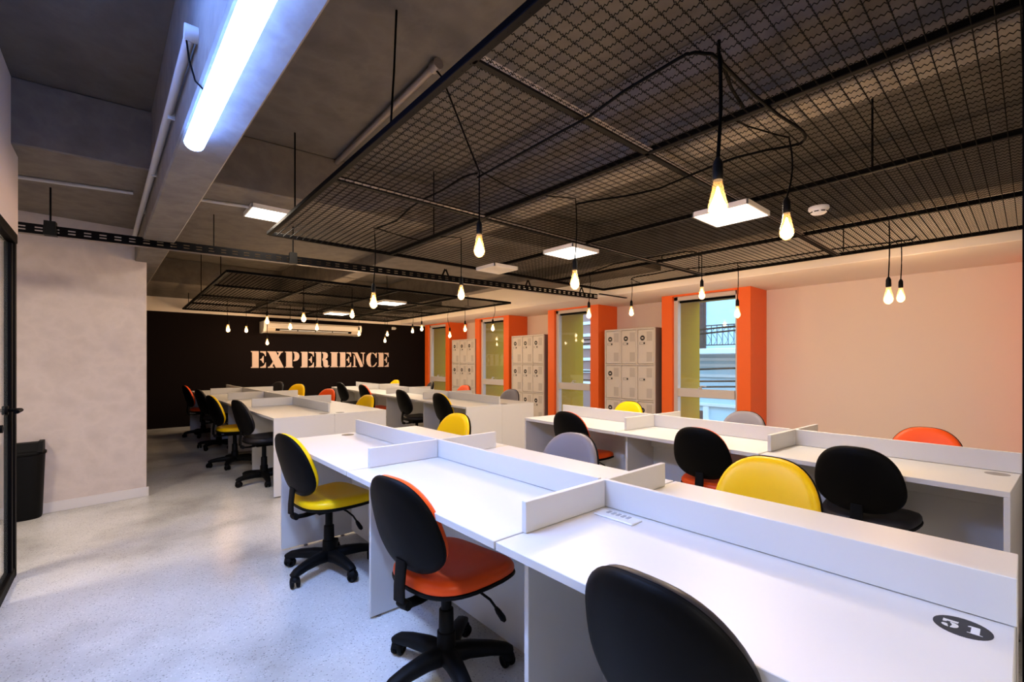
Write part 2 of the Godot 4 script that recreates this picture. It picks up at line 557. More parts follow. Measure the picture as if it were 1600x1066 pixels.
func ceiling_parts() -> void:
	var g := Transform3D(Basis(Vector3.UP, 0.028), Vector3(0.357, 0, 0))
	struct("ceiling_girder", box(Vector3(0, 2.605, -4.4), Vector3(0.20, 0.69, 13.4), 0.008, g), M.girder)
	struct("ceiling_girder_2", span(Vector3(2.22, 2.42, -11.1), Vector3(2.42, CEIL, 2.6), 0.008), M.girder)
	struct("ceiling_girder_3", span(Vector3(4.33, 2.44, -11.1), Vector3(4.53, CEIL, 2.6), 0.008), M.girder)
	var c := Transform3D(Basis(Vector3.UP, -0.08), Vector3(0.0, 0, -3.82))
	struct("ceiling_beam", box(Vector3(1.5, 2.755, -1.05), Vector3(8.6, 0.39, 2.1), 0.008, c), M.girder)
	struct("ceiling_beam_2", span(Vector3(0.05, 2.56, -11.1), Vector3(5.65, CEIL, -9.0), 0.008), M.girder)
	# surface conduits
	var s := ns()
	var gd := func(lx: float, y: float, z: float) -> Vector3: return g * Vector3(lx, y, z)
	tube(s, [gd.call(-0.122, 2.43, -1.93), gd.call(-0.122, 2.40, -5.2)], 0.017, 8)
	for z in [-2.55, -3.4, -4.3]:
		bx(s, gd.call(-0.112, 2.415, z), Vector3(0.03, 0.045, 0.012), 0.002)
	lathe(s, [Vector2(0, -0.02), Vector2(0.026, -0.02), Vector2(0.026, 0.02), Vector2(0, 0.02)], 12, Transform3D(Basis(Vector3(0, 0, 1), PI / 2), gd.call(-0.12, 2.435, -1.91)))
	obj("ceiling_conduit", s, M.conduit).set_meta("kind", "structure")
	var s2 := ns()
	tube(s2, [Vector3(1.305, 2.925, -2.15), Vector3(1.33, 2.925, -3.78)], 0.02, 8)
	lathe(s2, [Vector2(0, -0.03), Vector2(0.03, -0.03), Vector2(0.03, 0.03), Vector2(0, 0.03)], 10, Transform3D(Basis(Vector3(1, 0, 0), PI / 2), Vector3(1.303, 2.92, -2.14)))
	obj("ceiling_conduit_2", s2, M.steel_bare).set_meta("kind", "structure")
	var s3 := ns()
	tube(s3, [Vector3(-0.6, 2.548, -4.50), Vector3(0.07, 2.548, -4.36)], 0.013, 8)
	tube(s3, [Vector3(0.36, 2.548, -4.22), Vector3(0.85, 2.548, -4.12)], 0.013, 8)
	obj("ceiling_conduit_3", s3, M.conduit).set_meta("kind", "structure")
	# the slotted cable tray under the beams
	rail()
	# LED battens on the first girder: the one in view and the next of the line, over the aisle behind the camera
	batten(g, -1.72, "long bright blue-white LED batten light fixed under the ceiling girder", true)
	batten(g, 1.2, "LED batten light under the girder behind the viewpoint", false)
	panels()
	# bare cool tube hung in the bay left of the girder; it washes the ceiling there
	var u := thing("tube_lamp", "bare cool white tube lamp hanging in the ceiling bay left of the girder", "ceiling light", Vector3(-0.12, 2.64, -1.50))
	var us := ns()
	tube(us, [Vector3(0, 0, -0.3), Vector3(0, 0, 0), Vector3(0, 0, 0.3)], 0.016, 12)
	obj("glow_tube", us, M.tube_bare, u)
	for q in [-1, 1]:
		us = ns()
		tube(us, [Vector3(0, 0, q * 0.3), Vector3(0, 0, q * 0.34)], 0.019, 12)
		tube(us, [Vector3(0, 0.018, q * 0.32), Vector3(0, CEIL - 2.64, q * 0.32)], 0.003, 5)
		obj("end_holder", us, M.pvc, u)
	area(Vector3(0, -0.02, 0), Vector2(0.03, 0.6), Color(0.66, 0.78, 1.0), 0.25, u)

func batten(g: Transform3D, z: float, label: String, first: bool) -> void:
	var t := thing("ceiling_light", label, "ceiling light", g * Vector3(-0.058, 2.186, z), 0.028)
	obj("housing", box(Vector3(0, 0.055, 0), Vector3(0.05, 0.038, 1.2), 0.003), M.pvc, t)
	var d := ns()
	var sec := []
	for k in 13:
		sec.append(Vector2(cos(PI * k / 12.0) * 0.036, -sin(PI * k / 12.0) * 0.032))
	smooth(d)
	for k in 12:
		quad(d, Vector3(sec[k].x, 0.036 + sec[k].y, -0.6), Vector3(sec[k + 1].x, 0.036 + sec[k + 1].y, -0.6), Vector3(sec[k + 1].x, 0.036 + sec[k + 1].y, 0.6), Vector3(sec[k].x, 0.036 + sec[k].y, 0.6), Vector3(sec[k].x, sec[k].y, 0))
	flat(d)
	for e in [-0.6, 0.6]:
		for k in 12:
			tri(d, Vector3(0, 0.036, e), Vector3(sec[k].x, 0.036 + sec[k].y, e), Vector3(sec[k + 1].x, 0.036 + sec[k + 1].y, e), Vector3(0, 0, e))
	quad(d, Vector3(-0.036, 0.036, -0.6), Vector3(0.036, 0.036, -0.6), Vector3(0.036, 0.036, 0.6), Vector3(-0.036, 0.036, 0.6), Vector3.UP)
	obj("led_diffuser", d, M.tube if first else M.led, t)
	area(Vector3(0, -0.004, 0), Vector2(0.07, 1.2), Color(0.76, 0.85, 1.0) if first else Color(1.0, 0.97, 0.94), 1.7 if first else 1.8, t)
	var w := ns()
	tube(w, [Vector3(-0.075, 0.235, -0.20), Vector3(-0.066, 0.16, -0.20), Vector3(-0.05, 0.09, -0.19), Vector3(-0.02, 0.052, -0.17)], 0.003, 6)
	obj("lead", w, M.cord, t)

func panels() -> void:
	led_panel(Vector3(-1.45, 2.525, -3.6), 0.38, true, "square LED panel over the room behind the glass partition", 1.4)
	led_panel(Vector3(3.27, 2.33, -1.40), 0.38, true, "square LED ceiling panel behind the two nearest hanging bulbs", 1.0)
	led_panel(Vector3(3.24, 2.33, -2.88), 0.38, true, "square LED ceiling panel in the middle of the near mesh canopy", 1.0)
	led_panel(Vector3(3.20, 2.33, -3.95), 0.34, false, "unlit square ceiling panel at the far edge of the near mesh canopy", 0.0)
	led_panel(Vector3(0.94, 2.525, -4.20), 0.32, true, "square LED panel on the concrete beam left of the near mesh canopy", 0.75)
	led_panel(Vector3(3.48, 2.29, -7.2), 0.42, true, "square LED panel under the far mesh canopy, nearer of the two there", 1.0)
	led_panel(Vector3(3.40, 2.29, -9.5), 0.42, true, "square LED panel under the far mesh canopy, close to the air conditioner", 1.0)

func led_panel(at: Vector3, w: float, lit: bool, label: String, k: float) -> void:
	var t := thing("ceiling_light", label, "ceiling light", at)
	var s := ns()
	for q in [[1, 0], [-1, 0], [0, 1], [0, -1]]:
		bx(s, Vector3(q[0] * (w * 0.5 - 0.006), 0.018, q[1] * (w * 0.5 - 0.006)), Vector3(0.012 if q[0] else w, 0.036, 0.012 if q[1] else w), 0.002)
	bx(s, Vector3(0, 0.033, 0), Vector3(w - 0.02, 0.006, w - 0.02))
	obj("housing", s, M.pvc, t)
	obj("led_diffuser", box(Vector3(0, 0.006, 0), Vector3(w - 0.024, 0.008, w - 0.024)), M.led if lit else M.led_off, t)
	if lit: area(Vector3(0, -0.004, 0), Vector2(w - 0.03, w - 0.03), Color(1.0, 0.92, 0.82), 1.35 * k, t)

func rail() -> void:
	var a := Vector3(-1.2, 2.24, -4.70)
	var b := Vector3(5.2, 2.24, -4.13)
	var L := (b - a).length()
	var t := thing("cable_tray", "long black slotted cable tray hanging across the room under the beams", "cable tray", (a + b) * 0.5, atan2(-(b.z - a.z), b.x - a.x))
	var s := ns()
	var hgt := 0.062
	for y in [0.0, 0.5, 1.0]:
		bx(s, Vector3(0, -hgt * 0.5 + y * (hgt - 0.012) + 0.006, 0.02), Vector3(L, 0.02 if y != 0.5 else 0.013, 0.003))
	var n := int(L / 0.085)
	for i in n:
		bx(s, Vector3(-L * 0.5 + (i + 0.5) * 0.085, 0, 0.02), Vector3(0.045, hgt - 0.006, 0.0028))
	obj("slotted_side", s, M.steel_black, t)
	obj("tray_floor", box(Vector3(0, -hgt * 0.5, -0.015), Vector3(L, 0.003, 0.07)), M.steel_bare, t)
	obj("far_side", box(Vector3(0, -hgt * 0.5 + 0.006, -0.05), Vector3(L, 0.012, 0.003)), M.steel_bare, t)
	for x in [-2.39, -0.80]:
		var h := ns()
		var q := PackedVector2Array([Vector2(-0.034, 0), Vector2(0.034, 0), Vector2(0.030, 0.10), Vector2(-0.030, 0.10)])
		prism(h, q, 0.06, Transform3D(Basis(), Vector3(x, -0.035, -0.02)))
		obj("hanger_box", h, M.black, t)
		var r := ns()
		tube(r, [Vector3(x, 0.06, 0.01), Vector3(x, 0.31, 0.01)], 0.006, 6)
		obj("hanger_rod", r, M.steel_black, t)
	var r2 := ns()
	tube(r2, [Vector3(-1.41, 0.0, -0.01), Vector3(-1.41, 0.31, -0.01)], 0.004, 6)
	obj("hanger_rod", r2, M.steel_black, t)
	for x in [0.77, 1.95, 2.90]:
		var v := ns()
		for sx in [-1, 1]:
			bx(v, Vector3(0, 0, 0), Vector3(0.02, 0.105, 0.004), 0.0, Transform3D(Basis(Vector3(0, 0, 1), sx * 0.42), Vector3(x + sx * 0.026, 0.055, 0.012)))
		obj("bracket", v, M.steel_black, t)
	# the flat bar that carries the tray on from its end under the soffit
	var e := thing("support_bar", "short dark flat bar running on from the cable tray end under the soffit", "bar", Vector3(5.46, 2.285, -4.115), 0.0)
	obj("bar", box(Vector3(0.12, 0, 0), Vector3(0.66, 0.012, 0.04), 0.002), M.steel_black, e)

# ------------------------------------------------------------------ wire mesh canopies
func crimped(L: float, cell: float, amp: float, r: float) -> ArrayMesh:
	var s := ns()
	var n := int(round(L / cell)) * 6
	var pts := []
	for i in n + 1:
		pts.append(Vector3(L * i / n, amp * (1 if i % 2 else -1), 0))
	smooth(s)
	for i in n:
		for k in 3:
			var o := []
			for j in [k, (k + 1) % 3]:
				var q: float = TAU * j / 3.0 + PI / 6
				o.append(Vector3(0, sin(q), cos(q)) * r)
			quad(s, pts[i] + o[0], pts[i] + o[1], pts[i + 1] + o[1], pts[i + 1] + o[0], o[0] + o[1])
	s.generate_normals()
	return s.commit()

func canopy(t: Node3D, xs: Array, zs: Array, y: float, cell: float, bright: bool) -> void:
	var x0: float = xs[0]
	var x1: float = xs[-1]
	var z0: float = zs[0]
	var z1: float = zs[-1]
	var rot := t.global_transform
	for i in 2:
		var along := i == 0
		var mm := MultiMesh.new()
		mm.transform_format = MultiMesh.TRANSFORM_3D
		var L := (x1 - x0) if along else (z1 - z0)
		var W := (z1 - z0) if along else (x1 - x0)
		var n := int(round(W / cell))
		mm.mesh = crimped(L, cell, 0.004, 0.0021)
		mm.instance_count = n + 1
		for k in n + 1:
			var q := W * k / n
			var xf := Transform3D(Basis(), Vector3(x0, y, z0 + q)) if along else Transform3D(Basis(Vector3.UP, -PI / 2), Vector3(x0 + q, y + 0.002, z0))
			mm.set_instance_transform(k, xf)
		var mi := MultiMeshInstance3D.new()
		mi.name = "woven_wires" if along else "crossing_wires"
		mi.multimesh = mm
		mi.material_override = M.wire
		t.add_child(mi, true)
		stuff(mi)
	for i in xs.size():
		var edge := i == 0 or i == xs.size() - 1
		obj("edge_angle" if edge else "long_bar", box(Vector3(xs[i], y + 0.012, (z0 + z1) * 0.5), Vector3(0.035 if edge else 0.03, 0.03, z1 - z0), 0.003), M.steel_black, t)
	for i in zs.size():
		var edge := i == 0 or i == zs.size() - 1
		obj("edge_angle" if edge else "cross_bar", box(Vector3((x0 + x1) * 0.5, y + 0.012, zs[i]), Vector3(x1 - x0, 0.03, 0.03), 0.003), M.steel_black, t)
		if bright and not edge:
			obj("bar_flange", box(Vector3((x0 + x1) * 0.5, y + 0.006, zs[i] + 0.028), Vector3(x1 - x0, 0.003, 0.026)), M.steel_bare, t)

func canopies() -> void:
	var t := thing("mesh_canopy", "near black wire mesh canopy with steel frame hanging over the front desks", "mesh canopy")
	canopy(t, [0.945, 2.05, 3.2, 4.38, 5.48], [-4.22, -2.69, -1.30, 0.09, 1.48], MESH1, 0.052, true)
	obj("bar_flange", box(Vector3(3.2 + 0.026, MESH1 + 0.006, -1.4), Vector3(0.026, 0.003, 5.4)), M.steel_bare, t)
	for p in [[0.945, -1.95, 0.03], [0.945, -3.47, 0.0], [3.2, -0.59, 0.0], [2.05, -3.4, 0.0], [5.3, -1.2, 0.0], [4.38, -2.6, 0.0], [5.2, -2.6, 0.0]]:
		var s := ns()
		tube(s, [Vector3(p[0], MESH1, p[1]), Vector3(p[0] + p[2] * 0.6, (MESH1 + CEIL) * 0.5, p[1]), Vector3(p[0] + p[2], CEIL - 0.005, p[1])], 0.0055, 6)
		obj("hanging_rod", s, M.steel_black, t)
	var u := thing("mesh_canopy", "far black wire mesh canopy hanging in front of the black lettered wall", "mesh canopy", Vector3(0.93, 0, -6.05), 0.0)
	canopy(u, [0, 1.07, 2.14, 3.21, 4.28], [-4.92, -3.69, -2.46, -1.23, 0], MESH2, 0.05, false)
	for p in [[0.0, -0.5], [0.0, -2.3], [0.0, -4.0], [2.14, -0.4], [4.0, -0.9]]:
		var s := ns()
		tube(s, [Vector3(p[0], MESH2, p[1]), Vector3(p[0], 2.55 if p[1] < -3.0 else CEIL - 0.005, p[1])], 0.005, 6)
		obj("hanging_rod", s, M.steel_black, u)
	cords()

func cord(label: String, pts: Array, y: float, grp := "") -> void:
	var c := Curve3D.new()
	for i in pts.size():
		var p := Vector3(pts[i][0], y, pts[i][1])
		var a := Vector3(pts[maxi(i - 1, 0)][0], y, pts[maxi(i - 1, 0)][1])
		var b := Vector3(pts[mini(i + 1, pts.size() - 1)][0], y, pts[mini(i + 1, pts.size() - 1)][1])
		c.add_point(p, (a - b) * 0.16, (b - a) * 0.16)
	var s := ns()
	var out := []
	var k := 0
	for p in c.tessellate(3, 6.0):
		out.append(p + Vector3(0, 0.002 * sin(k * 1.7), 0))
		k += 1
	tube(s, out, 0.0065, 6)
	tag(obj("power_cord", s, M.cord), label, "cord", grp)

func cords() -> void:
	var y := MESH1 + 0.014
	cord("black power cord winding over the near mesh canopy between the two nearest bulbs", [[1.547, -2.085], [1.541, -1.775], [1.529, -1.484], [1.525, -1.25], [1.488, -1.05], [1.481, -0.941], [1.468, -0.806], [1.486, -0.757], [1.55, -0.72], [1.679, -0.722], [1.914, -0.723], [2.122, -0.712], [2.3, -0.693], [2.425, -0.696], [2.489, -0.736], [2.47, -0.79], [2.44, -0.868], [2.412, -1.005], [2.415, -1.141], [2.459, -1.35], [2.48, -1.505], [2.44, -1.696], [2.346, -1.872], [2.31, -2.0]], MESH1 - 0.012)
	cord("black power cord lying on the left part of the near mesh canopy", [[1.55, -2.09], [1.516, -2.207], [1.537, -2.451], [1.525, -2.671], [1.539, -2.874], [1.60, -3.199], [1.579, -3.37], [1.565, -3.5]], y)
	cord("black power cord on the far right part of the near mesh canopy", [[4.33, -3.55], [4.131, -3.03], [4.157, -2.721], [4.18, -2.367], [4.25, -2.2], [4.49, -2.215]], y)
	cord("black power cord along the window edge of the near mesh canopy", [[5.08, -3.46], [4.988, -3.341], [4.975, -3.075], [4.95, -2.75], [5.08, -2.432], [5.10, -2.17], [5.2, -1.871], [5.177, -1.477], [5.188, -1.265], [5.24, -1.033], [5.27, -0.872], [5.29, -0.771], [5.30, -0.7], [5.2, -0.657]], y)

# ------------------------------------------------------------------ desks
func furniture() -> void:
	# name, centre x and z at the near end, slope of the row, half depth, unit lengths
	bench("front bench row", Vector3(1.372, 0, -0.018), 0.006, 0.522, [1.037, 1.155, 1.18], 0.0, "near")
	bench("window bench row", Vector3(3.255, 0, -0.03), -0.05, 0.49, [0.99, 1.055, 1.095], 0.0, "right")
	bench("far left bench row", Vector3(1.67, 0, -4.72), 0.025, 0.575, [1.36, 1.36, 1.36, 1.36], 0.15, "far_left")
	bench("far right bench row", Vector3(3.60, 0, -4.34), -0.058, 0.52, [1.36, 1.36, 1.36, 1.36], 0.05, "far_right")

func bench(which: String, at: Vector3, rot: float, hw: float, units: Array, start: float, key: String) -> void:
	var R := Transform3D(Basis(Vector3.UP, rot), at)
	var z := 0.0
	var n := units.size()
	var place := ["nearest the camera", "second from the camera", "third from the camera" if n > 3 else "farthest from the camera", "farthest from the camera"]
	for i in n:
		var L: float = units[i]
		for sx in [-1, 1]:
			var side := "aisle side" if sx < 0 else "window side"
			var t := thing("desk", "white desk, %s of the %s, %s" % [side, which, place[i]], "desk", R * Vector3(0, 0, z), rot, "white bench desks")
			desk(t, sx, hw, L, i == 0, i == n - 1, key)
			if (key == "near" and sx < 0 and i != 1) or (key == "right" and sx < 0 and i == 0) or (key == "far_left" and i == 0) or (key == "far_right" and i == 0 and sx > 0):
				sticker(t, sx, hw, L, key, i)
			if key == "near" and sx < 0 and i == 0: outlet(t, hw, L)
		var d0 := z - (start if i == 0 else 0.012)
		var d1 := z - L + (0.03 if i == n - 1 else 0.0)
		var d := obj("desk_divider", box(Vector3(0, (DESK + DIV) * 0.5 + 0.001, (d0 + d1) * 0.5), Vector3(0.018, DIV - DESK - 0.002, d0 - d1 - 0.003), 0.0015), M.white)
		d.transform = R
		tag(d, "long low white divider of the %s, %s" % [which, place[i]], "divider", "long desk dividers")
		z -= L
		if i < n - 1:
			for sx in [-1, 1]:
				var c := obj("desk_divider", box(Vector3(sx * ((hw - 0.11) * 0.5 + 0.006), (DESK + DIV) * 0.5 + 0.001, z + 0.009), Vector3(hw - 0.122, DIV - DESK - 0.002, 0.02), 0.0015), M.white)
				c.transform = R
				tag(c, "short white divider, %s of the %s, %s" % ["aisle side" if sx < 0 else "window side", which, ["nearest the camera", "second from the camera" if n > 3 else "farthest from the camera", "farthest from the camera"][i]], "divider", "short desk dividers")

func desk(t: Node3D, sx: int, hw: float, L: float, first: bool, last: bool, key: String) -> void:
	var g := 0.004
	obj("desktop", box(Vector3(sx * (hw * 0.5 + 0.001), DESK - 0.0125, -L * 0.5), Vector3(hw - 0.002, 0.025, L - 2 * g), 0.0015), M.white, t)
	var y := DESK - 0.025
	# end panels are flush with the top, panels at the seams stand back
	if first: obj("side_panel", box(Vector3(sx * hw * 0.5, (y + 0.012) * 0.5, -0.014), Vector3(hw - 0.0006, y - 0.012, 0.02), 0.0015), M.white, t)
	if last: obj("side_panel", box(Vector3(sx * hw * 0.5, (y + 0.012) * 0.5, -L + 0.014), Vector3(hw - 0.0006, y - 0.012, 0.02), 0.0015), M.white, t)
	else: obj("side_panel", box(Vector3(sx * (hw - 0.11) * 0.5, (y + 0.012) * 0.5, -L + 0.018), Vector3(hw - 0.115, y - 0.012, 0.02), 0.0015), M.white, t)
	obj("back_panel", box(Vector3(sx * 0.03, (y - 0.13 + 0.03) * 0.5, -L * 0.5 - 0.004), Vector3(0.016, y - 0.13 - 0.03, L - 0.06), 0.001), M.white, t)
	obj("cable_duct", box(Vector3(sx * 0.05, y - 0.0655, -L * 0.5 - 0.004), Vector3(0.05, 0.13, L - 0.062), 0.002), M.white, t)
	for zz in ([-0.014, -L + 0.016] if first else [-L + 0.016]):
		for xx in [0.10, hw - 0.16]:
			var s := ns()
			lathe(s, [Vector2(0, 0.0), Vector2(0.014, 0.0), Vector2(0.014, 0.006), Vector2(0.006, 0.007), Vector2(0.006, 0.013), Vector2(0, 0.013)], 10, Transform3D(Basis(), Vector3(sx * xx, 0, zz)))
			obj("leveller_foot", s, M.steel_bare, t)

func sticker(t: Node3D, sx: int, hw: float, L: float, key: String, i: int) -> void:
	var zc := -0.075
	var xc := 0.085
	if key == "near" and i > 0:
		zc = -L + 0.09
		xc = 0.09
	if key == "far_left": zc = -0.08
	var s := ns()
	lathe(s, [Vector2(0.044, 0), Vector2(0.044, 0.0006), Vector2(0, 0.0006)], 32, Transform3D(Basis(), Vector3(sx * xc, DESK, zc)))
	var pale := key == "right" or (key == "far_left" and sx < 0)
	var k := obj("number_sticker", s, M.sticker_pale if pale else M.sticker, t)
	if key == "near" and i == 0:
		var five := [[[0.06, 1], [0.86, 1], [0.95, 1.05], [0.92, 0.78], [0.30, 0.78], [0.28, 0.66], [0.06, 0.60]],
			[[0.50, 0.70], [0.74, 0.68], [0.95, 0.54], [1.0, 0.36], [0.94, 0.16], [0.76, 0.02], [0.54, -0.02], [0.54, 0.10], [0.60, 0.20], [0.62, 0.38], [0.58, 0.54], [0.50, 0.60]],
			[[0.44, -0.02], [0.24, 0.0], [0.08, 0.10], [0.02, 0.24], [0.12, 0.36], [0.30, 0.36], [0.40, 0.26], [0.36, 0.14], [0.44, 0.08]]]
		var one := [[[0.18, 1], [0.72, 1], [0.72, 0.08], [0.90, 0.05], [0.90, 0], [0.05, 0], [0.05, 0.05], [0.24, 0.08], [0.24, 0.86], [0.05, 0.84], [0.05, 0.90]]]
		var j := 0
		for digit in [five, one]:
			# reads from the seat: its right is towards the camera end, its top towards the divider
			var xf := Transform3D(Basis(Vector3(0, 0, 1), Vector3(1, 0, 0), Vector3(0, 1, 0)), Vector3(sx * xc - 0.017, DESK + 0.0006, zc + (-0.031 if j == 0 else 0.006)))
			var ds := ns()
			for poly in digit:
				var q := PackedVector2Array()
				for v in poly: q.append(Vector2(v[0] * 0.026, v[1] * 0.034))
				prism(ds, q, 0.0004, xf)
			obj("digit", ds, M.edge, k)
			j += 1

func outlet(t: Node3D, hw: float, L: float) -> void:
	var o := obj("power_outlet", box(Vector3(-0.075, DESK + 0.003, -L + 0.12), Vector3(0.062, 0.006, 0.155), 0.002), M.edge, t)
	for k in 5:
		obj("socket", box(Vector3(-0.062, DESK + 0.0065, -L + 0.075 + k * 0.02), Vector3(0.024, 0.003, 0.012), 0.001), M.grey_plate, o)

# ------------------------------------------------------------------ chairs
var proto := {}

func egg(hw: float, hh: float, n: float, skew: float, cnt := 40) -> PackedVector2Array:
	var out := PackedVector2Array()
	for k in cnt:
		var a := TAU * k / cnt
		var v := hh * spw(sin(a), 2.0 / n)
		var u := hw * spw(cos(a), 2.0 / n) * (1.0 - skew * v / hh)
		out.append(Vector2(u, v))
	return out

# faces +X, origin on the floor under its column
func make_chair(kind: String) -> Node3D:
	var t := Node3D.new()
	t.name = "swivel_chair"
	var vm: Material = M["vinyl_" + kind]
	var seat_xf := Transform3D(Basis(Vector3(1, 0, 0), Vector3(0, 0, 1), Vector3(0, 1, 0)), Vector3(0.03, 0.425, 0))
	# outline in (forward, sideways), wider in front
	var so := PackedVector2Array()
	for k in 44:
		var a := TAU * k / 44
		var u := 0.215 * spw(cos(a), 0.62)
		so.append(Vector2(u, 0.222 * spw(sin(a), 0.62) * (1.0 + 0.22 * u / 0.215 * 0.5)))
	var s := ns()
	cushion(s, so, [[1.0, 0.0], [1.012, 0.012], [1.005, 0.026], [0.965, 0.040], [0.86, 0.049], [0.6, 0.047], [0.3, 0.043]], seat_xf, 0.25, 0.25, 1.3, 0.09)
	obj("seat", s, vm, t)
	s = ns()
	cushion(s, so, [[1.0, 0.004], [1.022, 0.0], [1.03, -0.006], [1.022, -0.013], [0.97, -0.018], [0.7, -0.022]], seat_xf, 0.25, 0.25, 1.3, 0.09)
	obj("seat_edging", s, M.rubber, t)
	s = ns()
	bx(s, Vector3(0.0, 0.392, 0), Vector3(0.20, 0.035, 0.15), 0.008)
	obj("tilt_plate", s, M.black, t)
	# backrest, its front looks to +X and leans back
	var lean := Basis(Vector3(0, 0, 1), 0.27)
	var bb := Basis(Vector3(0, 0, 1), Vector3(0, 1, 0), Vector3(1, 0, 0))
	var bxf := Transform3D(lean * bb, Vector3(-0.238, 0.695, 0))
	var bo := egg(0.198, 0.19, 2.55, 0.15, 44)
	s = ns()
	cushion(s, bo, [[0.985, 0.0], [1.0, 0.010], [0.985, 0.024], [0.93, 0.036], [0.8, 0.043], [0.5, 0.044], [0.25, 0.043]], bxf, 0.9, 0.12)
	obj("backrest_cushion", s, vm, t)
	s = ns()
	cushion(s, bo, [[1.0, 0.008], [1.022, 0.004], [1.025, -0.002], [1.012, -0.009], [0.95, -0.018], [0.8, -0.025], [0.4, -0.030]], bxf, 0.9, 0.12)
	obj("backrest_shell", s, M.shell, t)
	s = ns()
	sweep(s, [Vector3(-0.02, 0.385, 0), Vector3(-0.15, 0.376, 0), Vector3(-0.205, 0.380, 0), Vector3(-0.232, 0.405, 0), Vector3(-0.232, 0.46, 0), Vector3(-0.222, 0.56, 0)], [0.030], [0.007], 8, 0.4, Vector3(-0.5, 1, 0.01))
	lathe(s, [Vector2(0, -0.03), Vector2(0.017, -0.03), Vector2(0.02, 0), Vector2(0.017, 0.03), Vector2(0, 0.03)], 10, Transform3D(Basis(Vector3(1, 0, 0), PI / 2), Vector3(-0.21, 0.385, 0.0)))
	obj("back_bar", s, M.black, t)
	s = ns()
	lathe(s, [Vector2(0, 0.20), Vector2(0.022, 0.20), Vector2(0.022, 0.385), Vector2(0, 0.385)], 14)
	obj("gas_lift", s, M.black, t)
	s = ns()
	lathe(s, [Vector2(0, 0.085), Vector2(0.040, 0.085), Vector2(0.038, 0.18), Vector2(0.032, 0.184), Vector2(0.030, 0.27), Vector2(0.025, 0.274), Vector2(0, 0.274)], 16)
	obj("column_cover", s, M.black, t)
	s = ns()
	lathe(s, [Vector2(0, 0.055), Vector2(0.034, 0.055), Vector2(0.048, 0.075), Vector2(0.046, 0.115), Vector2(0.036, 0.122), Vector2(0, 0.122)], 20)
	obj("base_hub", s, M.black, t)
	s = ns()
	sweep(s, [Vector3(0.03, 0.395, 0.07), Vector3(0.04, 0.388, 0.15), Vector3(0.055, 0.365, 0.20), Vector3(0.065, 0.335, 0.225)], [0.0055], [0.0055], 7)
	var lv := obj("height_lever", s, M.black, t)
	s = ns()
	sweep(s, [Vector3(0.064, 0.338, 0.222), Vector3(0.068, 0.325, 0.232), Vector3(0.077, 0.30, 0.25), Vector3(0.081, 0.29, 0.257)], [0.008, 0.014, 0.016, 0.008], [0.007, 0.010, 0.011, 0.006], 10)
	obj("lever_knob", s, M.rubber, lv)
	var arm := ns()
	sweep(arm, [Vector3(0.03, 0.088, 0), Vector3(0.10, 0.094, 0), Vector3(0.19, 0.089, 0), Vector3(0.25, 0.079, 0), Vector3(0.276, 0.068, 0)], [0.040, 0.034, 0.029, 0.026, 0.023], [0.034, 0.030, 0.025, 0.021, 0.016], 10, 0.6)
	arm.generate_normals()
	var arm_mesh := arm.commit()
	var hood := ns()
	sweep(hood, [Vector3(-0.004, 0.040, 0), Vector3(-0.004, 0.056, 0), Vector3(-0.004, 0.066, 0)], [0.028, 0.025, 0.012], [0.030, 0.027, 0.012], 12, 0.8, Vector3(1, 0, 0))
	lathe(hood, [Vector2(0, 0.055), Vector2(0.008, 0.055), Vector2(0.008, 0.075), Vector2(0, 0.075)], 8)
	hood.generate_normals()
	var hood_mesh := hood.commit()
	var wh := ns()
	for q in [-1, 1]:
		lathe(wh, [Vector2(0, -0.009), Vector2(0.020, -0.010), Vector2(0.0275, -0.007), Vector2(0.029, 0), Vector2(0.0275, 0.007), Vector2(0.020, 0.010), Vector2(0, 0.009)], 18, Transform3D(Basis(Vector3(1, 0, 0), PI / 2), Vector3(-0.008, 0.029, q * 0.016)))
	wh.generate_normals()
	var wheel_mesh := wh.commit()
	var rng := RandomNumberGenerator.new()
	rng.seed = 40 + kind.length()
	for k in 5:
		var a := TAU * k / 5.0 + 0.35
		var o := obj("base_arm", arm_mesh, M.black, t)
		o.rotation.y = a
		var cs := obj("caster", hood_mesh, M.rubber, o)
		cs.position = Vector3(0.262, 0, 0)
		cs.rotation.y = rng.randf_range(-2.5, 2.5)
		var w2 := obj("caster_wheel", wheel_mesh, M.rubber, o)
		w2.position = cs.position
		w2.rotation = cs.rotation
	return t

func chair(kind: String, x: float, z: float, turn: float, lift: float, label: String, base_turn := 0.0, size := 1.0) -> void:
	if not proto.has(kind): proto[kind] = make_chair(kind)
	var c: Node3D = proto[kind].duplicate()
	c.name = numbered("swivel_chair")
	add_child(c, true)
	c.position = Vector3(x, 0, z)
	c.rotation.y = turn
	c.scale = Vector3.ONE * size
	for p in c.get_children():
		var n := str(p.name)
		if n.begins_with("base_arm") or n.begins_with("base_hub") or n.begins_with("column_cover"):
			p.rotation.y += base_turn
		else:
			p.position.y += lift
	tag(c, label, "chair", "swivel chairs")

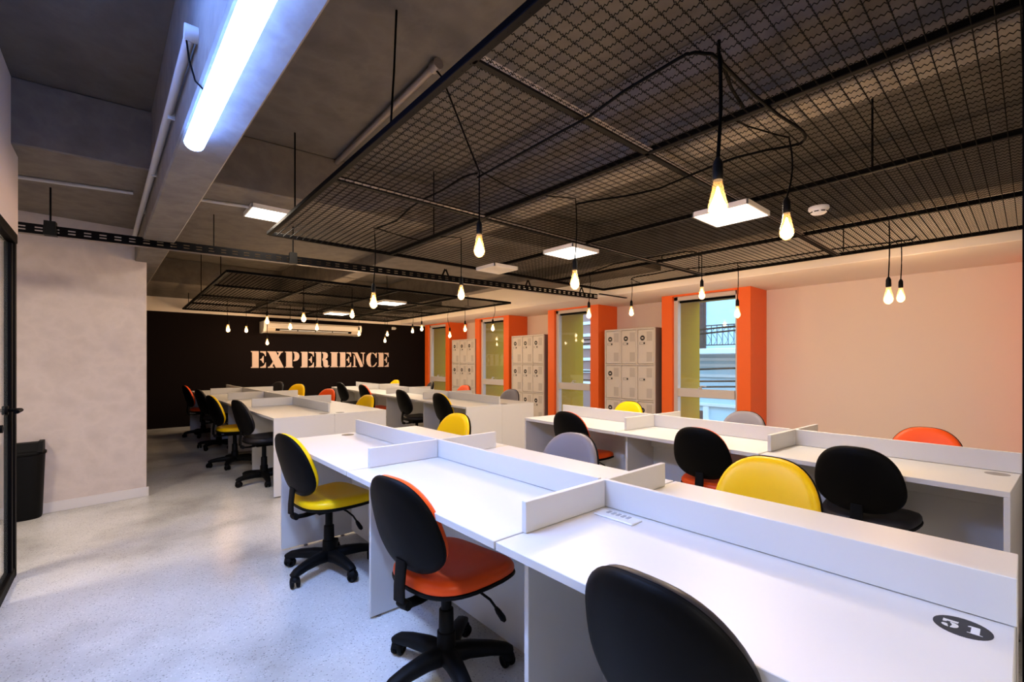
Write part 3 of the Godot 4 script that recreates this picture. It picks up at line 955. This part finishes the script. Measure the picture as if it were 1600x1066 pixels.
func seating() -> void:
	# in front of the front row, backs to the aisle
	chair("dark", 1.05, -0.495, -0.02, -0.005, "black-backed swivel chair at the nearest aisle-side desk, cut by the picture's lower edge", 0.5)
	chair("red", 1.025, -1.60, 0.14, -0.01, "red seated black-backed swivel chair at the middle desk of the front row", 0.21)
	chair("yellow", 0.99, -2.90, 0.12, -0.005, "yellow swivel chair with black back shell at the front row's far aisle-side desk", 0.63)
	# between the front row and the window row, facing the front row
	chair("yellow", 1.80, -0.71, PI + 0.05, 0.015, "yellow swivel chair behind the nearest window-side desk of the front row", 0.2)
	chair("grey", 1.80, -1.77, PI + 0.12, -0.01, "light grey swivel chair behind the middle window-side desk of the front row", 0.9)
	chair("yellow", 1.80, -3.01, PI + 0.10, 0.0, "yellow swivel chair behind the far window-side desk of the front row", 0.4)
	# window row, backs to the camera
	chair("dark", 2.955, -0.57, 0.0, 0.10, "dark grey seated swivel chair at the nearest aisle-side desk of the window row", 1.0, 0.9)
	chair("red", 2.995, -1.40, 0.04, 0.10, "red seated swivel chair with black back at the middle of the window row", 0.2, 0.9)
	chair("red", 3.05, -2.56, 0.04, 0.10, "red seated swivel chair behind the light grey chair at the far window-row desk", 0.7, 0.9)
	chair("red", 3.61, -0.44, PI - 0.02, 0.10, "orange-red swivel chair at the pink wall side of the window row", 0.3, 0.9)
	chair("grey", 3.72, -1.57, PI + 0.02, 0.10, "grey swivel chair in front of the nearest window", 0.8, 0.9)
	chair("yellow", 3.79, -2.74, PI + 0.05, 0.10, "yellow swivel chair in front of the nearest lockers", 0.1, 0.9)
	# far left row, aisle side
	chair("dark", 1.17, -5.44, 0.12, 0.02, "dark grey swivel chair at the nearest aisle-side desk of the far left row", 0.4)
	chair("yellow", 1.08, -6.55, 0.12, 0.01, "yellow swivel chair on the aisle side of the far left row", 0.0)
	chair("dark", 1.12, -8.05, 0.12, 0.01, "dark grey swivel chair on the aisle side between the yellow and the red chair", 0.9)
	chair("red", 1.09, -9.5, 0.08, 0.01, "red swivel chair at the far end of the aisle by the black wall", 0.2)
	chair("yellow", 2.10, -5.44, PI + 0.15, 0.0, "nearest yellow swivel chair on the window side of the far left row", 0.5)
	chair("red", 2.13, -6.86, PI + 0.35, 0.01, "orange swivel chair on the window side of the far left row", 0.2)
	chair("yellow", 2.17, -8.45, PI + 0.5, 0.02, "yellow swivel chair beyond the orange one on the far left row's window side", 0.3)
	chair("dark", 2.15, -9.75, PI + 0.4, 0.02, "dark swivel chair at the black wall end of the far left row's window side", 0.6)
	# far right row
	chair("yellow", 3.31, -4.93, 0.0, 0.02, "yellow seated black-backed swivel chair at the nearest desk of the far right row", 0.4)
	chair("dark", 3.36, -6.06, -0.05, 0.01, "dark seated swivel chair with lever at the second desk of the far right row", 0.8)
	chair("red", 3.43, -7.62, 0.0, 0.02, "red seated black-backed swivel chair at the third desk of the far right row", 0.1)
	chair("dark", 3.47, -8.80, 0.0, 0.02, "dark seated swivel chair at the farthest desk of the far right row", 0.5)
	chair("grey", 4.22, -5.15, PI + 0.1, 0.0, "grey swivel chair in front of the middle lockers", 0.2)
	chair("red", 4.27, -6.45, PI + 0.05, 0.01, "orange swivel chair in front of the farthest lockers", 0.6)
	chair("dark", 4.27, -7.65, PI - 0.3, 0.03, "black swivel chair in front of the farthest window", 0.9)
	chair("yellow", 4.30, -9.1, PI + 0.1, 0.02, "yellow swivel chair at the window-side far end of the far right row", 0.4)

# ------------------------------------------------------------------ lockers
func lockers() -> void:
	var words := ["nearest the camera", "in the middle", "farthest from the camera"]
	var i := 0
	for z in [-3.865, -6.32, -8.62]:
		var t := thing("locker_cabinet", "light grey steel locker cabinet between the orange piers, %s" % words[i], "lockers", Vector3(6.31, 0, z), 0.0, "grey locker cabinets")
		locker(t, i)
		i += 1

func locker(t: Node3D, which: int) -> void:
	var W := 0.97
	var H := 1.845
	var D := 0.5
	var s := ns()
	bx(s, Vector3(D * 0.5 + 0.02, H * 0.5 + 0.03, -W * 0.5), Vector3(D - 0.04, H - 0.07, W - 0.01))
	for k in 4:
		bx(s, Vector3(0.012, H * 0.5, -0.012 - k * (W - 0.024) / 3.0), Vector3(0.024, H - 0.004, 0.024), 0.002)
	for k in 4:
		bx(s, Vector3(0.012, 0.09 + k * (H - 0.105) / 3.0, -W * 0.5), Vector3(0.023, 0.022, W - 0.02), 0.002)
	bx(s, Vector3(D * 0.5, H - 0.006, -W * 0.5), Vector3(D, 0.012, W), 0.002)
	bx(s, Vector3(D * 0.5, 0.04, -W * 0.5), Vector3(D - 0.04, 0.08, W - 0.02))
	obj("body", s, M.locker, t)
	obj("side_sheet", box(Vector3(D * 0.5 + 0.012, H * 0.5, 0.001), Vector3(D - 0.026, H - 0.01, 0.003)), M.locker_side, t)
	var cw := (W - 0.024) / 3.0
	var rh := (H - 0.105) / 3.0
	for r in 3:
		for c in 3:
			var z := -0.012 - (c + 0.5) * cw
			var y := 0.09 + (r + 0.5) * rh
			var w := cw - 0.036
			var h := rh - 0.036
			var d := obj("door", box(Vector3(0.013, y, z), Vector3(0.016, h, w), 0.003), M.locker, t)
			# louvre panels near the hinge side, a row of pressed slats each
			for up in [-1, 1]:
				var lv := ns()
				bx(lv, Vector3(0.004, y + up * h * 0.30, z + w * 0.24), Vector3(0.003, 0.15, 0.095), 0.001)
				for q in 7:
					bx(lv, Vector3(0.002, y + up * h * 0.30 - 0.06 + q * 0.02, z + w * 0.24), Vector3(0.004, 0.006, 0.085), 0.001)
				obj("louvre", lv, M.locker_vent, d)
			var holder := ns()
			for q in [-1, 1]:
				bx(holder, Vector3(0.003, y + 0.055 + q * 0.018, z - w * 0.22), Vector3(0.005, 0.005, 0.09))
				bx(holder, Vector3(0.003, y + 0.055, z - w * 0.22 + q * 0.043), Vector3(0.005, 0.036, 0.006))
			obj("card_holder", holder, M.grey_plate, d)
			obj("lock", box(Vector3(-0.001, y + 0.055, z - w * 0.08), Vector3(0.006, 0.022, 0.026), 0.002), M.steel_black, d)
			if which == 0 and r == 1 and c < 2: continue
			var n := ns()
			lathe(n, [Vector2(0, 0), Vector2(0.042, 0), Vector2(0.042, 0.003), Vector2(0, 0.003)], 20, Transform3D(Basis(Vector3(0, 0, 1), PI / 2), Vector3(0.006, y + 0.14, z - w * 0.20)))
			obj("number_disc", n, M.sticker, d)
			obj("number_patch", box(Vector3(0.003, y + 0.14, z - w * 0.20), Vector3(0.002, 0.02, 0.034), 0.0005), M.locker, d)

# ------------------------------------------------------------------ the black wall
func far_wall() -> void:
	var sign := thing("wall_lettering", "cream stencil letters EXPERIENCE on the black back wall", "lettering", Vector3(2.13, 1.165, -11.098))
	var g := {}
	g.E = [[[0, 1], [0.46, 1], [0.46, 0], [0, 0], [0, 0.05], [0.07, 0.07], [0.07, 0.93], [0, 0.95]],
		[[0.55, 1], [0.9, 1], [0.9, 0.70], [0.86, 0.70], [0.80, 0.84], [0.70, 0.91], [0.55, 0.93]],
		[[0.55, 0.52], [0.64, 0.56], [0.72, 0.72], [0.76, 0.72], [0.76, 0.28], [0.72, 0.28], [0.64, 0.43], [0.55, 0.47]],
		[[0.55, 0], [0.9, 0], [0.9, 0.32], [0.86, 0.32], [0.80, 0.17], [0.70, 0.09], [0.55, 0.06]]]
	g.X = [[[0, 1], [0.52, 1], [1.0, 0.06], [1.02, 0], [0.52, 0], [0.06, 0.94], [0, 0.95]],
		[[0.60, 1], [0.98, 1], [0.98, 0.95], [0.86, 0.91], [0.70, 0.64], [0.65, 0.74], [0.72, 0.91], [0.60, 0.95]],
		[[0.03, 0], [0.40, 0], [0.40, 0.05], [0.31, 0.09], [0.40, 0.28], [0.35, 0.38], [0.15, 0.09], [0.03, 0.05]]]
	g.P = [[[0, 1], [0.46, 1], [0.46, 0.07], [0.53, 0.05], [0.53, 0], [0, 0], [0, 0.05], [0.07, 0.07], [0.07, 0.93], [0, 0.95]],
		[[0.54, 1], [0.74, 0.98], [0.88, 0.90], [0.94, 0.74], [0.92, 0.58], [0.82, 0.46], [0.68, 0.41], [0.54, 0.40], [0.54, 0.46], [0.60, 0.50], [0.62, 0.70], [0.60, 0.90], [0.54, 0.94]]]
	g.R = [[[0, 1], [0.42, 1], [0.42, 0.07], [0.48, 0.05], [0.48, 0], [0, 0], [0, 0.05], [0.07, 0.07], [0.07, 0.93], [0, 0.95]],
		[[0.50, 1], [0.74, 0.98], [0.87, 0.90], [0.90, 0.76], [0.86, 0.62], [0.72, 0.53], [0.86, 0.46], [0.90, 0.36], [0.90, 0.14], [0.94, 0.10], [1.0, 0.14], [1.0, 0.08], [0.90, 0], [0.70, 0], [0.59, 0.08], [0.56, 0.38], [0.50, 0.48], [0.50, 0.55], [0.56, 0.62], [0.57, 0.86], [0.50, 0.94]]]
	g.I = [[[0, 1], [0.56, 1], [0.56, 0.95], [0.49, 0.93], [0.49, 0.07], [0.56, 0.05], [0.56, 0], [0, 0], [0, 0.05], [0.07, 0.07], [0.07, 0.93], [0, 0.95]]]
	g.N = [[[0, 1], [0.40, 1], [0.86, 0.10], [0.80, 0], [0.64, 0], [0.20, 0.88], [0.10, 0.94], [0, 0.95]],
		[[0.66, 1], [1.0, 1], [1.0, 0.95], [0.91, 0.92], [0.91, 0.16], [0.83, 0.32], [0.83, 0.92], [0.66, 0.95]],
		[[0.02, 0], [0.34, 0], [0.34, 0.05], [0.23, 0.08], [0.23, 0.66], [0.12, 0.84], [0.12, 0.08], [0.02, 0.05]]]
	g.C = [[[0.44, 1.01], [0.24, 0.95], [0.08, 0.78], [0.02, 0.50], [0.08, 0.22], [0.24, 0.05], [0.44, -0.01], [0.44, 0.06], [0.38, 0.2], [0.36, 0.5], [0.38, 0.8], [0.44, 0.94]],
		[[0.52, 1.01], [0.66, 0.97], [0.76, 0.90], [0.84, 1.0], [0.88, 1.0], [0.88, 0.64], [0.83, 0.64], [0.76, 0.80], [0.64, 0.92], [0.52, 0.95]],
		[[0.52, -0.01], [0.66, 0.01], [0.80, 0.12], [0.90, 0.30], [0.84, 0.32], [0.76, 0.20], [0.64, 0.09], [0.52, 0.05]]]
	var wd := {"E": 0.9, "X": 1.02, "P": 0.94, "R": 1.0, "I": 0.56, "N": 1.0, "C": 0.90}
	var h := 0.365
	var total := 0.0
	for c in "EXPERIENCE": total += wd[c] + 0.09
	var kx := 3.19 / (total - 0.09) / h
	var x := 0.0
	for c in "EXPERIENCE":
		var s := ns()
		for poly in g[c]:
			var q := PackedVector2Array()
			for p in poly: q.append(Vector2(p[0] * h * kx, p[1] * h))
			prism(s, q, 0.012, Transform3D(Basis(), Vector3(x, 0, 0)))
		obj("letter", s, M.letters, sign)
		x += (wd[c] + 0.09) * h * kx
	# ceiling-hung air conditioner
	var a := thing("air_conditioner", "long cream air conditioner hung high on the black wall above the lettering", "air conditioner", Vector3(2.32, 1.93, -11.08))
	var L := 2.08
	var s := ns()
	var sec := PackedVector2Array([Vector2(0, 0), Vector2(0.22, 0.0), Vector2(0.32, 0.03), Vector2(0.38, 0.10), Vector2(0.39, 0.20), Vector2(0.36, 0.235), Vector2(0, 0.235)])
	prism(s, sec, L, Transform3D(Basis(Vector3(0, 0, 1), Vector3(0, 1, 0), Vector3(1, 0, 0)), Vector3.ZERO))
	obj("body", s, M.ac, a)
	for q in [0.0, L]:
		var e := ns()
		var big := PackedVector2Array()
		for p in sec: big.append((p - Vector2(0.18, 0.12)) * 1.06 + Vector2(0.18, 0.12))
		prism(e, big, 0.05, Transform3D(Basis(Vector3(0, 0, 1), Vector3(0, 1, 0), Vector3(1, 0, 0)), Vector3(q - 0.025, 0, 0)))
		obj("end_cap", e, M.pvc, a)
	var slope := Transform3D(Basis(Vector3(1, 0, 0), 0.71), Vector3(L * 0.5, 0.0635, 0.3515))
	obj("outlet_slot", box(Vector3.ZERO, Vector3(L - 0.42, 0.06, 0.004), 0.0, slope), M.steel_black, a)
	for k in 4:
		obj("vane", box(Vector3((k - 1.5) * 0.38, 0.0, 0.005), Vector3(0.36, 0.016, 0.012), 0.002, slope), M.pvc, a)
	for k in 3:
		obj("intake_slat", box(Vector3(L * 0.5, 0.115 + k * 0.032, 0.386), Vector3(L - 0.12, 0.010, 0.014), 0.003), M.pvc, a)
	var d := ns()
	lathe(d, [Vector2(0, 0), Vector2(0.03, 0.004), Vector2(0.05, 0.03), Vector2(0.05, 0.05), Vector2(0, 0.05)], 16, Transform3D(Basis(Vector3(1, 0, 0), 0.5), Vector3(0, 0.02, 0.02)))
	bx(d, Vector3(0, 0.05, -0.01), Vector3(0.09, 0.07, 0.04), 0.005)
	var o := obj("motion_sensor", d, M.pvc)
	o.position = Vector3(5.45, 2.13, -11.06)
	tag(o, "small white motion sensor high on the right end of the black wall", "sensor")

# ------------------------------------------------------------------ bulbs
func pendants() -> void:
	var so := ns()
	lathe(so, [Vector2(0, 0.132), Vector2(0.0155, 0.132), Vector2(0.0175, 0.138), Vector2(0.0175, 0.162), Vector2(0.0168, 0.164), Vector2(0.0168, 0.186), Vector2(0.0125, 0.198), Vector2(0.006, 0.21), Vector2(0, 0.21)], 16)
	so.generate_normals()
	var socket := so.commit()
	var gl := ns()
	lathe(gl, [Vector2(0.0135, 0.134), Vector2(0.0155, 0.122), Vector2(0.020, 0.095), Vector2(0.027, 0.066), Vector2(0.0315, 0.045), Vector2(0.0315, 0.033), Vector2(0.027, 0.018), Vector2(0.016, 0.006), Vector2(0.006, 0.001), Vector2(0, 0)], 20)
	gl.generate_normals()
	var glass := gl.commit()
	var co := ns()
	lathe(co, [Vector2(0, 0.112), Vector2(0.0035, 0.108), Vector2(0.008, 0.088), Vector2(0.018, 0.062), Vector2(0.0265, 0.044), Vector2(0.027, 0.034), Vector2(0.022, 0.019), Vector2(0.011, 0.008), Vector2(0, 0.005)], 16)
	co.generate_normals()
	var core := co.commit()
	# x, z, height of the bulb's tip, height of the canopy it hangs from, drift of the cord, label
	var P := [
		[1.533, -0.70, 1.785, MESH1, 0.01, "filament bulb on a thick cord, nearest the camera and largest"],
		[2.44, -0.78, 1.889, MESH1, 0.03, "filament bulb just right of the largest one, under the looped cord"],
		[1.54, -2.06, 1.892, MESH1, 0.0, "filament bulb hanging right of the LED batten on a long slanting cord"],
		[2.29, -2.0, 1.78, MESH1, 0.01, "filament bulb in front of the middle square LED panel"],
		[4.418, -0.717, 1.736, MESH1, 0.01, "filament bulb against the pink wall, left of a close pair"],
		[5.285, -0.772, 1.831, MESH1, 0.01, "filament bulb against the pink wall, right of a close pair"],
		[4.503, -2.22, 1.936, MESH1, 0.0, "filament bulb in front of the top left of the nearest window"],
		[5.09, -2.11, 1.775, MESH1, 0.01, "filament bulb in front of the right pier of the nearest window"],
		[5.075, -3.455, 1.898, MESH1, 0.01, "filament bulb above the nearest grey lockers"],
		[4.31, -3.54, 1.824, MESH1, 0.015, "filament bulb at the end of the cable tray, in front of the second window"],
		[2.262, -3.29, 1.842, MESH1, 0.0, "filament bulb left of the unlit square panel, before the cable tray"],
		[1.553, -3.51, 1.73, MESH1, 0.01, "filament bulb hanging below the cable tray, nearest the left canopy corner"],
		[1.36, -8.84, 1.793, MESH2, -0.01, "far filament bulb, leftmost of all before the black wall"],
		[1.85, -10.05, 1.865, MESH2, 0.0, "far filament bulb, second from the left before the black wall"],
		[1.80, -8.16, 1.913, MESH2, 0.0, "far filament bulb at the left end of the air conditioner"],
		[2.274, -10.3, 1.642, MESH2, 0.0, "far filament bulb hanging lowest, below the left end of the air conditioner"],
		[1.89, -6.53, 1.84, MESH2, 0.0, "far filament bulb in front of the air conditioner, largest of the three there"],
		[2.343, -8.9, 1.884, MESH2, 0.0, "far filament bulb in front of the left half of the air conditioner"],
		[2.78, -8.79, 1.885, MESH2, 0.0, "far filament bulb in front of the middle of the air conditioner"],
		[2.474, -6.31, 1.913, MESH2, 0.0, "far filament bulb between the two far LED panels"],
		[4.08, -10.0, 1.88, MESH2, 0.0, "far filament bulb just off the right end of the air conditioner"],
		[4.78, -10.03, 1.903, MESH2, 0.0, "far filament bulb, upper of a close pair right of the air conditioner"],
		[4.74, -10.07, 1.751, MESH2, 0.0, "far filament bulb, lower of a close pair right of the air conditioner"],
		[4.86, -8.95, 1.925, MESH2, 0.01, "far filament bulb before the right end of the black wall"],
		[4.49, -7.9, 1.90, MESH2, 0.0, "far filament bulb at the corner of the black wall and the first orange pier"],
		[4.95, -7.6, 1.775, MESH2, -0.03, "far filament bulb on a bent cord left of the farthest lockers"],
		[4.88, -6.97, 1.862, MESH2, 0.0, "far filament bulb above the farthest lockers"],
		[4.93, -6.20, 1.835, MESH2, 0.03, "far filament bulb in front of the third window"]]
	var i := 0
	for p in P:
		var t := thing("pendant_bulb", p[5], "pendant lamp", Vector3(p[0], p[2], p[1]), 0.0, "hanging filament bulbs")
		var H: float = p[3] - p[2] + 0.02
		var s := ns()
		var pts := []
		for k in 9:
			var f := k / 8.0
			pts.append(Vector3(p[4] * sin(f * PI) * 1.2 + p[4] * 0.4 * f, 0.205 + (H - 0.205) * f, 0.4 * p[4] * sin(f * 2.6)))
		var bars := [0.945, 2.05, 3.2, 4.38, 5.48] if p[3] == MESH1 else [0.93, 2.0, 3.07, 4.14, 5.21]
		var near: float = bars[0]
		for b in bars:
			if absf(b - p[0]) < absf(near - p[0]): near = b
		var last: Vector3 = pts[-1]
		pts.append(last + Vector3((near - p[0]) * 0.12, 0.006, -0.03))
		pts.append(Vector3((near - p[0]) * 0.6, last.y + 0.004, last.z - 0.09))
		pts.append(Vector3(near - p[0], last.y + 0.006, last.z - 0.12))
		if i == 0: tube(s, pts, 0.0065, 8)
		else: tube(s, pts, 0.0042, 6)
		obj("cord", s, M.cord, t)
		obj("socket", socket, M.black, t)
		obj("bulb_glass", glass, M.bulb_glass, t)
		obj("filament_glow", core, M.bulb_core, t)
		var l := OmniLight3D.new()
		l.name = "bulb_light"
		l.light_color = Color(1.0, 0.81, 0.60)
		l.light_energy = 0.105
		l.light_size = 0.025
		l.omni_range = 14.0
		l.omni_attenuation = 2.0
		l.shadow_enabled = true
		t.add_child(l, true)
		l.position = Vector3(0, 0.045, 0)
		i += 1
	# the slanting feed of the third bulb, from the conduit on the ceiling
	var s := ns()
	tube(s, [Vector3(1.303, 2.90, -2.14), Vector3(1.33, 2.86, -2.12), Vector3(1.40, 2.70, -2.10), Vector3(1.48, 2.52, -2.08), Vector3(1.545, 2.39, -2.07)], 0.0055, 6)
	tag(obj("power_cord", s, M.cord), "black feed cord coming down from the ceiling conduit to the near mesh canopy", "cord")

func small_things() -> void:
	# smoke detector under the near canopy
	var t := thing("smoke_detector", "round white smoke detector under the near mesh canopy right of the LED panel", "smoke detector", Vector3(3.62, 2.312, -0.96))
	var s := ns()
	lathe(s, [Vector2(0, 0.05), Vector2(0.06, 0.05), Vector2(0.062, 0.034), Vector2(0.055, 0.026), Vector2(0.049, 0.012), Vector2(0.038, 0.002), Vector2(0, 0)], 28)
	obj("body", s, M.pvc, t)
	s = ns()
	for k in 8:
		var a := TAU * k / 8.0
		bx(s, Vector3(0, 0, 0.0495), Vector3(0.026, 0.006, 0.004), 0.0, Transform3D(Basis(Vector3.UP, a), Vector3(0, 0.013, 0)))
	obj("vent_slot", s, M.steel_black, t)
	# waste bin
	var b := thing("waste_bin", "black plastic waste bin with swing lid against the grey plaster wall", "bin", Vector3(-0.655, 0, -5.48))
	var o := PackedVector2Array()
	for k in 40:
		var a := TAU * k / 40
		o.append(Vector2(0.175 * spw(cos(a), 0.6), 0.115 * spw(sin(a), 0.75)))
	var up := Transform3D(Basis(Vector3(1, 0, 0), Vector3(0, 0, 1), Vector3(0, 1, 0)), Vector3.ZERO)
	s = ns()
	cushion(s, o, [[0.86, 0.0], [0.885, 0.015], [0.98, 0.525], [0.98, 0.53], [0.5, 0.53]], up)
	obj("body", s, M.rubber, b)
	s = ns()
	cushion(s, o, [[0.98, 0.525], [1.03, 0.53], [1.03, 0.548], [0.985, 0.552], [0.96, 0.56], [0.5, 0.561]], up)
	obj("rim", s, M.rubber, b)
	for q in [-1, 1]:
		s = ns()
		prism(s, PackedVector2Array([Vector2(-0.10, 0.55), Vector2(0.10, 0.55), Vector2(0.055, 0.635), Vector2(-0.055, 0.635)]), 0.03, Transform3D(Basis(Vector3(0, 0, 1), Vector3(0, 1, 0), Vector3(-1, 0, 0)), Vector3(q * 0.150 + 0.015, 0, 0)))
		obj("lid_end", s, M.rubber, b)
	s = ns()
	prism(s, PackedVector2Array([Vector2(-0.095, 0.555), Vector2(0.095, 0.555), Vector2(0.05, 0.625), Vector2(-0.05, 0.625)]), 0.27, Transform3D(Basis(Vector3(0, 0, 1), Vector3(0, 1, 0), Vector3(-1, 0, 0)), Vector3(0.135, 0, 0)))
	obj("swing_lid", s, M.black, b)

# ------------------------------------------------------------------ across the street
func street() -> void:
	struct("ground", span(Vector3(7.3, -3.4, -40), Vector3(40, -3.2, 20)), M.asphalt)
	var h := thing("house", "pale blue house with a balcony seen through the nearest window", "building", Vector3(13.0, -3.2, -6.0))
	obj("wall", span(Vector3(0, 0, -3.2), Vector3(4, 8.6, 4.0)), M.house, h)
	# mouldings below the balcony
	for y in [4.05, 4.35, 4.52, 3.2, 2.55]:
		obj("moulding", span(Vector3(-0.10, y, -3.2), Vector3(0, y + 0.09, 4.0), 0.01), M.house_trim, h)
	obj("balcony_slab", span(Vector3(-0.95, 4.70, -1.25), Vector3(0, 4.86, 3.0), 0.02), M.house_trim, h)
	var dr := obj("balcony_door", span(Vector3(-0.04, 4.86, -1.25), Vector3(0.02, 7.0, -0.28)), M.maroon, h)
	for k in 5:
		obj("door_bar", span(Vector3(-0.06, 4.9, -1.2 + k * 0.21), Vector3(-0.04, 6.95, -1.17 + k * 0.21)), M.iron, dr)
	for k in 8:
		obj("door_bar", span(Vector3(-0.06, 5.0 + k * 0.27, -1.25), Vector3(-0.04, 5.03 + k * 0.27, -0.28)), M.iron, dr)
	var r := ns()
	for y in [4.95, 5.40, 5.48]:
		bx(r, Vector3(-0.9, y, 0.85), Vector3(0.03, 0.03, 4.2))
	for k in 28:
		var z := -1.2 + k * 0.15
		bx(r, Vector3(-0.9, 5.21, z), Vector3(0.016, 0.54, 0.016))
		var pts := []
		for q in 9:
			var f := q / 8.0
			pts.append(Vector3(-0.9, 4.97 + 0.43 * f, z + 0.075 + 0.055 * sin(f * TAU)))
		tube(r, pts, 0.008, 4)
	obj("balcony_railing", r, M.iron, h)
	var w := obj("window", span(Vector3(-0.02, 2.05, -1.3), Vector3(0.03, 3.05, -0.35)), M.maroon, h)
	obj("window_ledge", span(Vector3(-0.28, 2.0, -1.4), Vector3(0, 2.10, -0.25), 0.01), M.house_trim, h)
	obj("window_surround", span(Vector3(-0.08, 2.1, -0.34), Vector3(0, 3.2, -0.18), 0.01), M.house_trim, h)
	# neighbour further along the street
	var n := thing("house", "brick house with a dark tiled porch roof seen through the second window", "building", Vector3(12.4, -3.2, -12.5))
	obj("wall", span(Vector3(0, 0, -6.0), Vector3(4, 6.2, 3.3)), M.brick_far, n)
	obj("upper_wall", span(Vector3(0.6, 6.2, -6.0), Vector3(4, 9.5, 3.3)), M.house_trim, n)
	for k in 6:
		obj("string_course", span(Vector3(-0.06, 3.7 + k * 0.42, -6.0), Vector3(0, 3.8 + k * 0.42, 3.3)), M.house_trim, n)
	obj("window", span(Vector3(-0.03, 3.3, 0.8), Vector3(0.02, 4.3, 1.9)), M.maroon, n)
	var roof := obj("porch_roof", span(Vector3(-1.2, 2.5, -6.0), Vector3(0, 2.62, 3.2), 0.01), M.roof_tile, n)
	for k in 30:
		obj("tile_row", box(Vector3(-0.6, 2.64, -5.8 + k * 0.3), Vector3(1.2, 0.05, 0.12), 0.02), M.roof_tile, roof)
	var c := 0
	for q in [[2.35, 0.2], [2.15, 0.35], [1.45, 0.1], [1.3, -0.1], [0.95, 0.2], [2.9, -0.3]].slice(0, 5):
		var s := ns()
		var pts := []
		for k in 17:
			var f := k / 16.0
			pts.append(Vector3(10.6 + q[1] * 0.5, q[0] - 0.5 * sin(f * PI) + q[1] * f, -22.0 + 24.0 * f))
		tube(s, pts, 0.022, 5)
		tag(obj("overhead_cable", s, M.cord), "%s of the black overhead cables strung along the street outside" % ["uppermost", "second", "third", "fourth", "lowest", "highest far"][c], "cable", "street cables")
		c += 1
